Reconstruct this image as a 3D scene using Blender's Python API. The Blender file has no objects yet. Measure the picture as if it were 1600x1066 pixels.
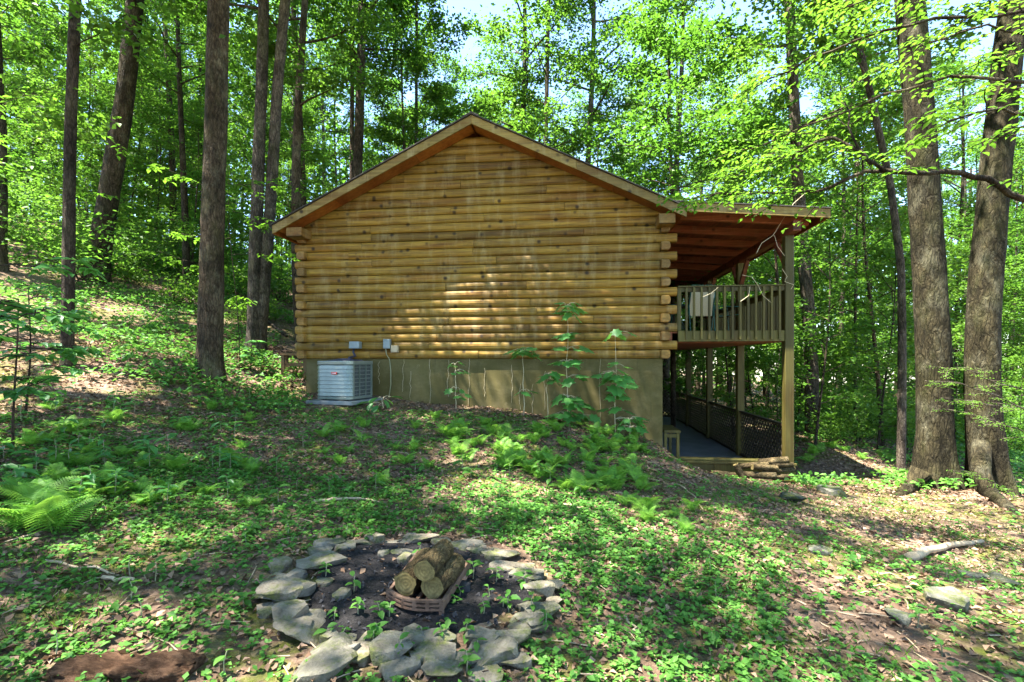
import bpy, bmesh, math, random
import numpy as np
from mathutils import Vector, Matrix, noise as mnoise

# ------------------------------------------------------------------ camera, sky, sun, exposure
sc = bpy.context.scene
F, CX, HY, EYE = 760.0, 800.0, 562.0, 1.55           # focal length and horizon in pixels of the 1600 px photograph
cam_d = bpy.data.cameras.new('camera'); cam = bpy.data.objects.new('camera', cam_d)
sc.collection.objects.link(cam)
cam.location = (0, 0, EYE); cam.rotation_euler = (math.radians(90), 0, 0)
cam_d.sensor_fit = 'HORIZONTAL'; cam_d.sensor_width = 36; cam_d.lens = F / 1600 * 36
cam_d.shift_y = (HY - 533) / 1600; cam_d.clip_start = 0.05; cam_d.clip_end = 500
sc.camera = cam

SUN_EL = math.radians(68)
SUN_H = Vector((-0.94, -0.34, 0)).normalized()       # horizontal direction towards the sun: behind the camera, to its left
sun_to = (SUN_H * math.cos(SUN_EL) + Vector((0, 0, math.sin(SUN_EL)))).normalized()
w = bpy.data.worlds.new('World'); sc.world = w; w.use_nodes = True
nt = w.node_tree; nt.nodes.clear()
sky = nt.nodes.new('ShaderNodeTexSky'); sky.sky_type = 'NISHITA'; sky.sun_disc = False
sky.sun_elevation = SUN_EL; sky.sun_rotation = math.atan2(SUN_H.x, SUN_H.y)
bg = nt.nodes.new('ShaderNodeBackground'); bg.inputs['Strength'].default_value = 0.072; sky.dust_density = .4; sky.ozone_density = 2.5; sky.altitude = 600
wo = nt.nodes.new('ShaderNodeOutputWorld')
nt.links.new(sky.outputs[0], bg.inputs[0]); nt.links.new(bg.outputs[0], wo.inputs[0])
sl = bpy.data.lights.new('sun', 'SUN'); sl.energy = 4.0; sl.angle = math.radians(0.5); sl.color = (1.0, 0.95, 0.87)
so = bpy.data.objects.new('sun', sl); sc.collection.objects.link(so)
so.rotation_euler = (-sun_to).to_track_quat('-Z', 'Y').to_euler(); so.location = (-20, -20, 40)
sc.view_settings.view_transform = 'Standard'; sc.view_settings.look = 'None'
sc.view_settings.gamma = 1; sc.view_settings.use_curve_mapping = False
sc.view_settings.exposure = 3.48
sc.cycles.max_bounces = 8; sc.cycles.diffuse_bounces = 5; sc.cycles.transmission_bounces = 5
sc.cycles.glossy_bounces = 2; sc.cycles.caustics_reflective = False; sc.cycles.caustics_refractive = False

# ------------------------------------------------------------------ helpers
COL = sc.collection.objects
def rgb(c): return (c[0], c[1], c[2], 1.0)

class NT:
    def __init__(s, name):
        s.m = bpy.data.materials.new(name); s.m.use_nodes = True
        s.t = s.m.node_tree; s.t.nodes.clear()
        s.out = s.t.nodes.new('ShaderNodeOutputMaterial')
    def n(s, typ, props=None, **inp):
        nd = s.t.nodes.new('ShaderNode' + typ)
        for k, v in (props or {}).items(): setattr(nd, k, v)
        for k, v in inp.items(): s.set(nd, k.replace('_', ' '), v)
        return nd
    def set(s, nd, key, v):
        sock = nd.inputs[int(key)] if key.isdigit() else nd.inputs[key]
        if hasattr(v, 'links') or isinstance(v, bpy.types.NodeSocket): s.t.links.new(v, sock)
        else: sock.default_value = v
    def ramp(s, fac, stops):
        r = s.t.nodes.new('ShaderNodeValToRGB'); el = r.color_ramp.elements
        while len(el) < len(stops): el.new(0.5)
        for e, (p, c) in zip(el, stops):
            e.position = p; e.color = rgb(c) if isinstance(c, (tuple, list)) else (c, c, c, 1)
        s.t.links.new(fac, r.inputs[0]); return r.outputs[0]
    def mix(s, fac, a, b, typ='MIX'):
        m = s.t.nodes.new('ShaderNodeMix'); m.data_type = 'RGBA'; m.blend_type = typ
        for sock, v in ((m.inputs[0], fac), (m.inputs[6], a), (m.inputs[7], b)):
            if isinstance(v, bpy.types.NodeSocket): s.t.links.new(v, sock)
            else: sock.default_value = rgb(v) if isinstance(v, (tuple, list)) else v
        return m.outputs[2]
    def math(s, op, a, b=0.5):
        m = s.t.nodes.new('ShaderNodeMath'); m.operation = op
        for i, v in enumerate((a, b)):
            if isinstance(v, bpy.types.NodeSocket): s.t.links.new(v, m.inputs[i])
            else: m.inputs[i].default_value = v
        return m.outputs[0]
    def coord(s, which='Object', scale=(1, 1, 1)):
        if which == 'Position': o = s.t.nodes.new('ShaderNodeNewGeometry').outputs['Position']
        else: o = s.t.nodes.new('ShaderNodeTexCoord').outputs[which]
        mp = s.t.nodes.new('ShaderNodeMapping'); mp.inputs['Scale'].default_value = scale
        s.t.links.new(o, mp.inputs[0]); return mp.outputs[0]
    def noise(s, vec, scale=1.0, detail=4.0, rough=0.55):
        n = s.n('TexNoise'); s.t.links.new(vec, n.inputs['Vector'])
        n.inputs['Scale'].default_value = scale; n.inputs['Detail'].default_value = detail; n.inputs['Roughness'].default_value = rough
        return n.outputs['Fac']
    def voro(s, vec, scale=1.0, feature='F1', out='Distance'):
        n = s.n('TexVoronoi', {'feature': feature}); s.t.links.new(vec, n.inputs['Vector']); n.inputs['Scale'].default_value = scale
        return n.outputs[out]
    def bump(s, h, strength=0.4, dist=0.02):
        b = s.n('Bump'); b.inputs['Strength'].default_value = strength; b.inputs['Distance'].default_value = dist
        s.t.links.new(h, b.inputs['Height']); return b.outputs[0]
    def bsdf(s, color, rough=0.7, metal=0.0, spec=0.3, normal=None):
        p = s.n('BsdfPrincipled')
        s.set(p, 'Base Color', color if isinstance(color, bpy.types.NodeSocket) else rgb(color))
        s.set(p, 'Roughness', rough); s.set(p, 'Metallic', metal); s.set(p, 'Specular IOR Level', spec)
        if normal is not None: s.set(p, 'Normal', normal)
        return p.outputs[0]
    def done(s, sh): s.t.links.new(sh, s.out.inputs[0]); return s.m

def mk(name, V, Fc, mat, parent=None, smooth=False, mats=None):
    me = bpy.data.meshes.new(name)
    if isinstance(Fc, np.ndarray):
        V = np.asarray(V, np.float32); k = Fc.shape[1]
        me.vertices.add(len(V)); me.vertices.foreach_set('co', V.ravel())
        me.loops.add(Fc.size); me.loops.foreach_set('vertex_index', Fc.astype(np.int32).ravel())
        me.polygons.add(len(Fc)); me.polygons.foreach_set('loop_start', np.arange(0, Fc.size, k, dtype=np.int32))
        me.update(calc_edges=True)
    else:
        me.from_pydata([tuple(v) for v in V], [], Fc); me.update()
    if smooth: me.polygons.foreach_set('use_smooth', [True] * len(me.polygons))
    me.materials.append(mat)
    o = bpy.data.objects.new(name, me); COL.link(o)
    if parent is not None: o.parent = parent
    return o

def empty(name, loc=(0, 0, 0), rz=0.0, parent=None):
    o = bpy.data.objects.new(name, None); COL.link(o); o.location = loc; o.rotation_euler = (0, 0, rz)
    o.empty_display_size = 0.2
    if parent is not None: o.parent = parent
    return o
def tag(o, label=None, cat=None, group=None, kind=None):
    if label: o['label'] = label
    if cat: o['category'] = cat
    if group: o['group'] = group
    if kind: o['kind'] = kind
    return o
def inst(name, mesh, parent=None, loc=(0, 0, 0), rot=(0, 0, 0), scale=(1, 1, 1)):
    o = bpy.data.objects.new(name, mesh); COL.link(o); o.location = loc; o.rotation_euler = rot; o.scale = scale
    if parent is not None: o.parent = parent
    return o

class MB:
    """collects simple solids into one mesh"""
    def __init__(s): s.V = []; s.F = []
    def add(s, V, Fc):
        b = len(s.V); s.V += [Vector(v) for v in V]; s.F += [tuple(i + b for i in f) for f in Fc]; return s
    def box(s, x0, x1, y0, y1, z0, z1):
        V = [(x, y, z) for z in (z0, z1) for y in (y0, y1) for x in (x0, x1)]
        return s.add(V, [(0, 2, 3, 1), (4, 5, 7, 6), (0, 1, 5, 4), (2, 6, 7, 3), (0, 4, 6, 2), (1, 3, 7, 5)])
    def beam(s, p0, p1, wd, ht, up=(0, 0, 1)):
        p0, p1 = Vector(p0), Vector(p1); d = (p1 - p0).normalized(); sd = d.cross(Vector(up)).normalized(); u = sd.cross(d)
        V = [p + sd * a * wd / 2 + u * b * ht / 2 for p in (p0, p1) for a, b in ((-1, -1), (1, -1), (1, 1), (-1, 1))]
        return s.add(V, [(0, 3, 2, 1), (4, 5, 6, 7), (0, 1, 5, 4), (1, 2, 6, 5), (2, 3, 7, 6), (3, 0, 4, 7)])
    def tube(s, pts, radii, n=6, cap=True):
        pts = [Vector(p) for p in pts]
        if not hasattr(radii, '__len__'): radii = [radii] * len(pts)
        b = len(s.V); ref = None
        for i, p in enumerate(pts):
            d = (pts[min(i + 1, len(pts) - 1)] - pts[max(i - 1, 0)]).normalized()
            if ref is None: ref = Vector((1, 0, 0)) if abs(d.x) < .8 else Vector((0, 1, 0))
            u = (ref - d * ref.dot(d)).normalized(); v = d.cross(u); ref = u
            for k in range(n):
                a = 2 * math.pi * k / n
                s.V.append(p + (u * math.cos(a) + v * math.sin(a)) * radii[i])
        for i in range(len(pts) - 1):
            for k in range(n):
                a, c = b + i * n + k, b + i * n + (k + 1) % n
                s.F.append((a, c, c + n, a + n))
        if cap:
            s.F.append(tuple(b + k for k in range(n))[::-1]); e = b + (len(pts) - 1) * n
            s.F.append(tuple(e + k for k in range(n)))
        return s
    def build(s, name, mat, parent=None, smooth=False): return mk(name, s.V, s.F, mat, parent, smooth)

def bevel(o, wd=0.006, seg=1):
    m = o.modifiers.new('bevel', 'BEVEL'); m.width = wd; m.segments = seg; m.limit_method = 'ANGLE'; return o

# numpy value noise
def _hash(ix, iy, iz=0, seed=0):
    h = (ix * 374761393 + iy * 668265263 + iz * 2147483647 + seed * 144665) & 0x7fffffff
    h = ((h ^ (h >> 13)) * 1274126177) & 0x7fffffff
    return ((h ^ (h >> 16)) & 0xffff) / 65535.0
def vnoise2(x, y, seed=0):
    x = np.asarray(x, float); y = np.asarray(y, float)
    ix = np.floor(x).astype(np.int64); iy = np.floor(y).astype(np.int64); fx = x - ix; fy = y - iy
    fx = fx * fx * (3 - 2 * fx); fy = fy * fy * (3 - 2 * fy)
    a = _hash(ix, iy, 0, seed); b = _hash(ix + 1, iy, 0, seed); c = _hash(ix, iy + 1, 0, seed); d = _hash(ix + 1, iy + 1, 0, seed)
    return (a * (1 - fx) + b * fx) * (1 - fy) + (c * (1 - fx) + d * fx) * fy
def fbm2(x, y, seed=0, o=4):
    t = 0; a = 0.5
    for i in range(o): t = t + a * (vnoise2(x * 2 ** i, y * 2 ** i, seed + i) - .5); a *= .5
    return t

# pixel of the photograph + distance -> point of the place
def W(px, py, Y): return Vector(((px - CX) / F * Y, Y, EYE - (py - HY) / F * Y))

# house frame: right front corner, x to the right along the gable wall, y away from the viewer
HC = Vector((2.98, 9.57, 0)); HA = Vector((0.9926, -0.1215, 0)); HD = Vector((0.1215, 0.9926, 0))
HRZ = math.atan2(-0.1215, 0.9926)
def hw(x, y, z=0): return HC + HA * x + HD * y + Vector((0, 0, z))
def wall_at(px, py, y=-0.1):
    P = HC + HD * y; u = (px - CX) / F
    s = (u * P.y - P.x) / (HA.x - u * HA.y); q = P + HA * s
    return s, EYE - (py - HY) / F * q.y

# ------------------------------------------------------------------ terrain height
ctl = [(0, -3, .05), (0, 0, 0), (-.5, 2.5, 0), (0, 3.4, 0), (0, 4.3, .02), (-1.3, 3.4, .06), (1.2, 3.4, -.04), (-1.5, 2.2, .03), (1.8, 2.3, -.06),
       (-3.6, 3.7, .38), (-3, 2, .18), (0, 6, .02), (-2, 6, .12), (-2.5, 7.5, .4), (0, 7.6, .2), (1.7, 6, -.14), (2.4, 7.5, -.12),
       (-7.2, 8, 1.45), (-5.9, 9.4, 1.32), (-12.8, 15, 3.96), (-6.8, 13, 1.7), (-12.5, 12, 3.3), (-7.2, 7, 1.15), (-5.5, 7, .85), (-5.2, 8, .78),
       (-9, 22, 3.9), (-12, 19, 4.3), (-25, 25, 9), (-40, 40, 13), (-10, 40, 6.5), (0, 40, 2.5), (0, 27, 1.8), (10, 40, -1.0), (25, 40, -2), (40, 20, -2.5),
       (-20, 0, 4), (-10, 0, 1.8), (-6, 3, .85), (10, 0, -.5), (20, 0, -1.2), (-5, -8, .8), (5, -8, -.1), (60, 60, -3), (-60, 0, 14), (0, 70, 2), (60, -40, -3), (-60, -50, 12), (0, -60, 0), (-60, 60, 18),
       (5.4, 8.8, -.76), (2.6, 4.6, -.16), (3.9, 4.9, -.4), (4.9, 4.7, -.52), (2.7, 2.4, -.12), (4.6, 2.6, -.3), (7.3, 8.5, -.66), (8.4, 8.4, -.74), (8.8, 11, -1.0), (8.6, 14, -.62),
       (7.6, 11.6, -.66), (12, 8, -1.0), (12, 14, -1.1), (16, 25, -1.6)]
for px, py, Y in ((477, 612, 10.45), (540, 628, 9.5), (600, 622, 10.15), (700, 635, 10), (800, 642, 9.85), (870, 657, 9.75), (950, 676, 9.65), (1030, 697, 9.5), (1070, 733, 9.35), (1120, 742, 9.3),
                  (1170, 745, 9.2), (700, 652, 9.0), (620, 650, 8.8), (430, 622, 10), (540, 660, 8.2)):
    p = W(px, py, Y); ctl.append(tuple(p))
for x, y, z in ((1.2, 1.0, -1.05), (1.2, 2.5, -1.1), (1.2, 5, -1.1), (1.2, 10, -1.15), (3.6, 5, -.85), (3.2, 2.5, -.80), (3.6, 10, -1.0), (2.2, 4, -1.05), (2.2, 8, -1.1), (-1, 5, -1.0), (-1, 9, -1.0), (-7.6, 5, 1.5), (-8.5, 10, 2.6), (-4, 5, .5), (-4, 11.5, 1.0)):
    q = hw(x, y); ctl.append((q.x, q.y, z))
CT = np.array(ctl)
def _phi(r2): return np.sqrt(r2 + 0.35)
_d2 = ((CT[:, None, :2] - CT[None, :, :2]) ** 2).sum(-1)
_n = len(CT); _A = np.zeros((_n + 3, _n + 3)); _A[:_n, :_n] = -_phi(_d2) + 0.02 * np.eye(_n)
_A[:_n, _n] = 1; _A[:_n, _n + 1:] = CT[:, :2]; _A[_n, :_n] = 1; _A[_n + 1:, :_n] = CT[:, :2].T
_w = np.linalg.solve(_A, np.concatenate([CT[:, 2], np.zeros(3)]))
def height(x, y):
    x = np.atleast_1d(np.asarray(x, float)); y = np.atleast_1d(np.asarray(y, float)); out = np.empty(x.shape)
    xf, yf, of = x.ravel(), y.ravel(), out.ravel()
    for i in range(0, len(xf), 20000):
        a, b = xf[i:i + 20000], yf[i:i + 20000]
        r2 = (a[:, None] - CT[None, :, 0]) ** 2 + (b[:, None] - CT[None, :, 1]) ** 2
        of[i:i + 20000] = -_phi(r2) @ _w[:_n] + _w[_n] + a * _w[_n + 1] + b * _w[_n + 2]
    of += .10 * fbm2(xf * .9, yf * .9, 5, 3) + .05 * fbm2(xf * 3.1, yf * 3.1, 9, 3)
    return of.reshape(x.shape)
def hz(x, y): return float(height(x, y)[0])
_Ys = np.concatenate([np.arange(1.2, 12, .02), np.arange(12, 70, .15)])
def G(px, py):
    """the ground point seen at that pixel"""
    X = (px - CX) / F * _Ys; Z = EYE - (py - HY) / F * _Ys
    below = np.nonzero(Z < height(X, _Ys))[0]
    i = below[0] if len(below) else len(_Ys) - 1
    return Vector((X[i], _Ys[i], hz(X[i], _Ys[i])))

# ------------------------------------------------------------------ materials
def wood_mat(name, lo, hi, axis='x', grain=1.0, knots=True, weather=0.5, rough=.6):
    t = NT(name)
    sx = {'x': (1.1, 14, 26), 'y': (14, 1.1, 26), 'z': (26, 26, 1.1)}[axis]
    info = t.n('ObjectInfo'); rnd = info.outputs['Random']
    vec = t.coord('Object', sx); off = t.n('VectorMath', {'operation': 'ADD'}); t.t.links.new(vec, off.inputs[0])
    sc_ = t.n('VectorMath', {'operation': 'SCALE'}); t.set(sc_, '0', (37., 11., 23.)); t.t.links.new(rnd, sc_.inputs['Scale'])
    t.t.links.new(sc_.outputs[0], off.inputs[1]); v = off.outputs[0]
    g = t.noise(v, 1.0 * grain, 6, .65)
    col = t.ramp(g, [(.3, lo), (.7, hi)])
    lg = t.ramp(t.noise(t.coord('Object', {'x': (.75, .75, 5.7), 'y': (.75, .75, 5.7), 'z': (2, 2, .6)}[axis]), 1.0, 4, .6), [(.35, (.80, .66, .55)), (.5, (1, 1, 1)), (.68, (1.12, 1.16, 1.1))])
    col = t.mix(1.0, col, lg, 'MULTIPLY')
    tint = t.ramp(rnd, [(0, (.62, .60, .56)), (.5, (.95, .92, .86)), (1, (1.15, 1.10, .95))])
    col = t.mix(1.0, col, tint, 'MULTIPLY')
    if weather:
        wv = t.coord('Object', {'x': (5, 3, 1.1), 'y': (3, 5, 1.1), 'z': (3, 3, 5)}[axis])
        st = t.ramp(t.noise(wv, 1.0, 5, .7), [(.50, 0.0), (.72, 1.0)])
        col = t.mix(t.math('MULTIPLY', st, weather), col, (.40, .33, .17))
        st2 = t.ramp(t.noise(t.coord('Object', (1.7, 2, 4)), 1.3, 6, .75), [(.55, 0.0), (.75, 1.0)])
        col = t.mix(t.math('MULTIPLY', st2, .75), col, (.075, .055, .014))
    if knots:
        kv = t.coord('Object', {'x': (5.2, .01, 5.714), 'y': (.01, 5.2, 5.714), 'z': (5.2, 5.2, 3)}[axis])
        kd = t.n('TexVoronoi', {'feature': 'F1'}); t.t.links.new(kv, kd.inputs['Vector']); kd.inputs['Scale'].default_value = 1.0
        kn = t.ramp(kd.outputs['Distance'], [(.10, 1.0), (.17, .75), (.30, 0.0)])
        pick = t.n('SeparateColor'); t.t.links.new(kd.outputs['Color'], pick.inputs[0])
        kn = t.math('MULTIPLY', kn, t.math('LESS_THAN', pick.outputs[0], .34))
        col = t.mix(t.math('MULTIPLY', kn, .95), col, (.020, .011, .004))
        ck = t.ramp(t.noise(t.coord('Object', {'x': (1.3, 1, 75), 'y': (1, 1.3, 75), 'z': (60, 60, 1)}[axis]), 1.0, 3, .5), [(.64, 0.0), (.70, .6)])
        col = t.mix(ck, col, (.05, .03, .01))
    h = t.math('ADD', g, 0.0)
    return t.done(t.bsdf(col, rough, 0, .25, t.bump(h, .35, .01)))
M = {}
M['log'] = wood_mat('golden_log', (.085, .044, .006), (.335, .200, .030), 'x', weather=.34)
M['log_y'] = wood_mat('golden_log_end', (.13, .072, .016), (.30, .175, .045), 'y', weather=.3)
M['orange'] = wood_mat('orange_soffit', (.20, .065, .014), (.36, .135, .030), 'x', knots=False, weather=.0)
M['fascia'] = wood_mat('olive_fascia', (.14, .10, .026), (.31, .22, .065), 'x', knots=True, weather=.45)
M['red'] = wood_mat('red_brown_wood', (.11, .034, .018), (.28, .092, .05), 'y', weather=.12)
M['red_x'] = wood_mat('red_brown_wood_rafter', (.15, .045, .022), (.34, .115, .06), 'x', weather=.12)
M['olive'] = wood_mat('olive_paint', (.055, .048, .010), (.112, .098, .024), 'z', knots=False, weather=.0, rough=.55)
M['dark_brown'] = wood_mat('dark_brown_stain', (.022, .015, .008), (.05, .034, .018), 'z', knots=False, weather=.0)
M['brown'] = wood_mat('old_brown_wood', (.10, .06, .03), (.24, .15, .08), 'x', knots=True, weather=.3)
def plain(name, a, b, scale=6, rough=.7, metal=0, bumpd=.004, spec=.3):
    t = NT(name); v = t.coord('Object'); n = t.noise(v, scale, 6, .65)
    return t.done(t.bsdf(t.ramp(n, [(.3, a), (.7, b)]), rough, metal, spec, t.bump(n, .4, bumpd)))
M['shingle'] = plain('dark_shingle', (.03, .028, .026), (.08, .07, .06), 30, .9)
M['floor'] = plain('grey_floor', (.075, .084, .098), (.15, .163, .18), 2.2, .55)
M['concrete'] = plain('concrete', (.13, .14, .135), (.22, .235, .225), 5, .9)
M['metal'] = plain('light_grey_metal', (.165, .195, .165), (.25, .285, .245), 3, .36, .4)
M['metal_dark'] = plain('dark_coil', (.045, .055, .055), (.12, .14, .14), 40, .6, .3)
M['galv'] = plain('galvanised_box', (.17, .21, .21), (.25, .29, .28), 4, .45, .3)
M['beige'] = plain('beige_plastic', (.34, .27, .16), (.42, .35, .22), 6, .5)
M['black'] = plain('black_plastic', (.02, .02, .03), (.05, .05, .08), 12, .45)
M['badge'] = plain('red_badge', (.50, .03, .025), (.60, .05, .04), 8, .4)
M['white'] = plain('white_print', (.75, .72, .70), (.82, .80, .78), 8, .5)
M['cable'] = plain('olive_cable', (.20, .20, .11), (.32, .31, .18), 10, .6)
M['rust'] = plain('rusty_iron', (.075, .042, .026), (.20, .125, .085), 22, .85, .2, .006)
M['tan_sling'] = plain('tan_sling', (.46, .40, .24), (.58, .50, .32), 60, .8)
M['brown_sling'] = plain('brown_sling', (.20, .12, .07), (.30, .19, .12), 60, .8)
M['green_metal'] = plain('green_metal', (.012, .06, .045), (.03, .12, .09), 20, .4, .1)
M['char'] = plain('charcoal', (.008, .008, .01), (.045, .045, .05), 25, .7, 0, .02)
M['drywood'] = plain('dry_wood', (.26, .19, .11), (.48, .38, .25), 18, .85, 0, .006)
M['vine'] = plain('dry_vine', (.42, .34, .20), (.62, .53, .36), 20, .85)

# painted concrete foundation
t = NT('painted_foundation'); v = t.coord('Object')
c = t.ramp(t.noise(v, 1.1, 6, .6), [(.3, (.070, .057, .018)), (.7, (.130, .106, .036))])
c = t.mix(t.ramp(t.noise(t.coord('Object', (6, 6, .6)), 1.0, 5, .7), [(.52, 0.), (.75, .55)]), c, (.07, .062, .02))
sp = t.ramp(t.voro(v, 9), [(.03, 1.0), (.07, 0.0)]); c = t.mix(t.math('MULTIPLY', sp, .6), c, (.10, .08, .04))
c = t.mix(t.ramp(t.noise(t.coord('Object', (1, 1, 1.6)), 1.7, 8, .75), [(.48, 0.), (.66, .6)]), c, (.175, .14, .065))
c = t.mix(t.ramp(t.noise(t.coord('Object', (11, 11, 1.0)), 1.0, 6, .75), [(.58, 0.), (.72, .6)]), c, (.055, .048, .018))
c = t.mix(t.ramp(t.noise(v, 5.5, 8, .8), [(.60, 0.), (.68, .45)]), c, (.24, .20, .11))
M['found'] = t.done(t.bsdf(c, .85, 0, .2, t.bump(t.noise(v, 30, 4), .3, .006)))

def bark_mat(name, lo, hi, lichen=.4, sc1=1.0, ay=False):
    t = NT(name); rnd = t.n('ObjectInfo').outputs['Random']
    base = t.coord('Object', (1, 1, 1)); wn = t.n('TexNoise'); t.t.links.new(base, wn.inputs['Vector']); wn.inputs['Scale'].default_value = 3.5; wn.inputs['Detail'].default_value = 4
    wa = t.n('VectorMath', {'operation': 'MULTIPLY_ADD'}); t.t.links.new(wn.outputs['Color'], wa.inputs[0]); wa.inputs[1].default_value = (.16, .16, .5); t.t.links.new(base, wa.inputs[2])
    def mp(sv):
        m = t.n('VectorMath', {'operation': 'MULTIPLY'}); t.t.links.new(wa.outputs[0], m.inputs[0]); m.inputs[1].default_value = (sv[0], sv[2], sv[1]) if ay else sv; return m.outputs[0]
    n = t.noise(mp((22 * sc1, 22 * sc1, 3.0 * sc1)), 1.0, 8, .7); n2 = t.noise(mp((46 * sc1, 46 * sc1, 9 * sc1)), 1.0, 6, .7)
    cr = t.voro(mp((20 * sc1, 20 * sc1, 3.2 * sc1)), 1.0, 'DISTANCE_TO_EDGE')
    fur = t.math('MULTIPLY', t.ramp(cr, [(.0, 0.0), (.22, 1.0)]), t.ramp(n, [(.32, .2), (.6, 1.0)]))
    c = t.ramp(n2, [(.25, lo), (.75, hi)]); c = t.mix(t.ramp(fur, [(0, .75), (.6, 0.)]), c, tuple(x * .40 for x in lo))
    pat = t.ramp(t.noise(t.coord('Object', (2.6, 2.6, 1.5)), 1.0, 8, .75), [(.50, 0.), (.64, 1.)])
    c = t.mix(t.math('MULTIPLY', t.math('MULTIPLY', pat, t.ramp(n2, [(.3, .3), (.6, 1.)])), lichen), c, (.22, .21, .14))
    pat2 = t.ramp(t.noise(t.coord('Object', (1.3, 1.5, .7)), 1.5, 6, .7), [(.48, 0.), (.70, 1.)])
    c = t.mix(t.math('MULTIPLY', pat2, .7), c, (.040, .042, .012))
    blot = t.ramp(t.noise(t.coord('Object', (3.2, 3.2, 2.0)), 1.0, 8, .8), [(.42, .45), (.6, 1.25)]); c = t.mix(1.0, c, blot, 'MULTIPLY')
    c = t.mix(1.0, c, t.ramp(rnd, [(0, (.75, .75, .75)), (1, (1.2, 1.17, 1.12))]), 'MULTIPLY')
    h = t.math('ADD', t.math('MULTIPLY', n2, .5), t.math('ADD', fur, n))
    return t.done(t.bsdf(c, .92, 0, .12, t.bump(h, .8, .022)))
M['bark'] = bark_mat('grey_brown_bark', (.042, .030, .018), (.135, .100, .062), .45)
M['bark_dark'] = bark_mat('dark_bark', (.045, .033, .024), (.125, .095, .068), .25)
M['bark_grey'] = bark_mat('pale_grey_bark', (.062, .049, .037), (.165, .135, .105), .45)
M['bark_big'] = bark_mat('old_oak_bark', (.020, .017, .008), (.074, .060, .031), .42, .9)
M['firewood'] = bark_mat('firewood_bark', (.06, .042, .02), (.20, .15, .075), .3, 1.5, True)
t = NT('cut_wood'); v = t.coord('Object')
wv = t.n('TexWave', {'wave_type': 'RINGS', 'rings_direction': 'Y'}); t.t.links.new(v, wv.inputs['Vector'])
wv.inputs['Scale'].default_value = 14; wv.inputs['Distortion'].default_value = 3
c = t.ramp(t.noise(v, 14, 7, .78), [(.3, (.06, .042, .016)), (.7, (.31, .235, .09))])
c = t.mix(t.math('MULTIPLY', wv.outputs['Fac'], .22), c, (.05, .038, .014))
M['cut'] = t.done(t.bsdf(c, .9, 0, .15, t.bump(wv.outputs['Fac'], .3, .004)))
t = NT('rotten_wood'); n = t.noise(t.coord('Object', (7, 38, 38)), 1.0, 10, .8)
c = t.ramp(n, [(.25, (.014, .009, .006)), (.48, (.085, .046, .026)), (.74, (.27, .155, .09))])
M['rotten'] = t.done(t.bsdf(c, .95, 0, .1, t.bump(n, 1.0, .03)))

def stone_mat(name, a, b, moss=.5):
    t = NT(name); v = t.coord('Position'); n = t.noise(v, 9, 8, .7); rnd = t.n('ObjectInfo').outputs['Random']
    c = t.ramp(n, [(.28, a), (.7, b)]); c = t.mix(1.0, c, t.ramp(rnd, [(0, (.65, .68, .66)), (.5, (.95, .94, .9)), (1, (1.35, 1.22, 1.1))]), 'MULTIPLY')
    c = t.mix(t.ramp(t.noise(v, 4.5, 6, .75), [(.5, 0.), (.62, .8)]), c, (.20, .18, .14))
    ms = t.ramp(t.noise(v, 6.5, 8, .75), [(.48, 0.), (.60, 1.)])
    c = t.mix(t.math('MULTIPLY', ms, moss), c, t.ramp(t.noise(v, 60, 3), [(.3, (.035, .05, .008)), (.7, (.12, .14, .02))]))
    h = t.math('ADD', n, t.math('MULTIPLY', t.noise(v, 50, 4), .3))
    return t.done(t.bsdf(c, .9, 0, .2, t.bump(h, 1.0, .03)))
M['stone'] = stone_mat('lichen_stone', (.07, .063, .048), (.235, .212, .17), .7)
M['rock'] = stone_mat('mossy_rock', (.04, .046, .036), (.11, .115, .092), .85)

def leaf_mat(name, dark, light, tcol, tr=.45, rough=.5, spec=.2):
    t = NT(name); r = t.n('NewGeometry').outputs['Random Per Island']; rnd = t.n('ObjectInfo').outputs['Random']
    c = t.ramp(r, [(0, dark), (.8, light), (1, tuple(min(1, x * 1.35) for x in light))])
    tc = t.ramp(r, [(0, tuple(x * .75 for x in tcol)), (1, tcol)])
    ob = t.ramp(rnd, [(0, (.80, .90, .8)), (1, (1.22, 1.10, 1.05))])
    c = t.mix(1.0, c, ob, 'MULTIPLY'); tc = t.mix(1.0, tc, ob, 'MULTIPLY')
    p = t.bsdf(c, rough, 0, spec); tl = t.n('BsdfTranslucent'); t.t.links.new(tc, tl.inputs[0])
    m = t.n('MixShader'); m.inputs[0].default_value = tr; t.t.links.new(p, m.inputs[1]); t.t.links.new(tl.outputs[0], m.inputs[2])
    return t.done(m.outputs[0])
M['leaf'] = leaf_mat('forest_leaf', (.025, .070, .010), (.074, .158, .020), (.15, .335, .030), .42)
M['leaf_dark'] = leaf_mat('shade_leaf', (.035, .09, .014), (.075, .16, .024), (.20, .42, .045), .45)
M['leaf_near'] = leaf_mat('beech_leaf', (.030, .085, .009), (.066, .155, .017), (.14, .33, .026), .48, .45)
M['fern'] = leaf_mat('fern_green', (.08, .195, .028), (.165, .34, .048), (.25, .52, .06), .42)
M['herb'] = leaf_mat('herb_green', (.035, .11, .020), (.105, .255, .045), (.16, .39, .05), .36)
M['maple'] = leaf_mat('maple_green', (.05, .17, .045), (.09, .26, .065), (.20, .50, .08), .42, .36, .4)
M['litter'] = leaf_mat('dead_leaf', (.075, .042, .028), (.27, .175, .125), (.22, .12, .06), .12, .8, .15)
M['grass'] = leaf_mat('grass_green', (.06, .13, .015), (.13, .22, .03), (.22, .40, .04), .4)

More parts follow.
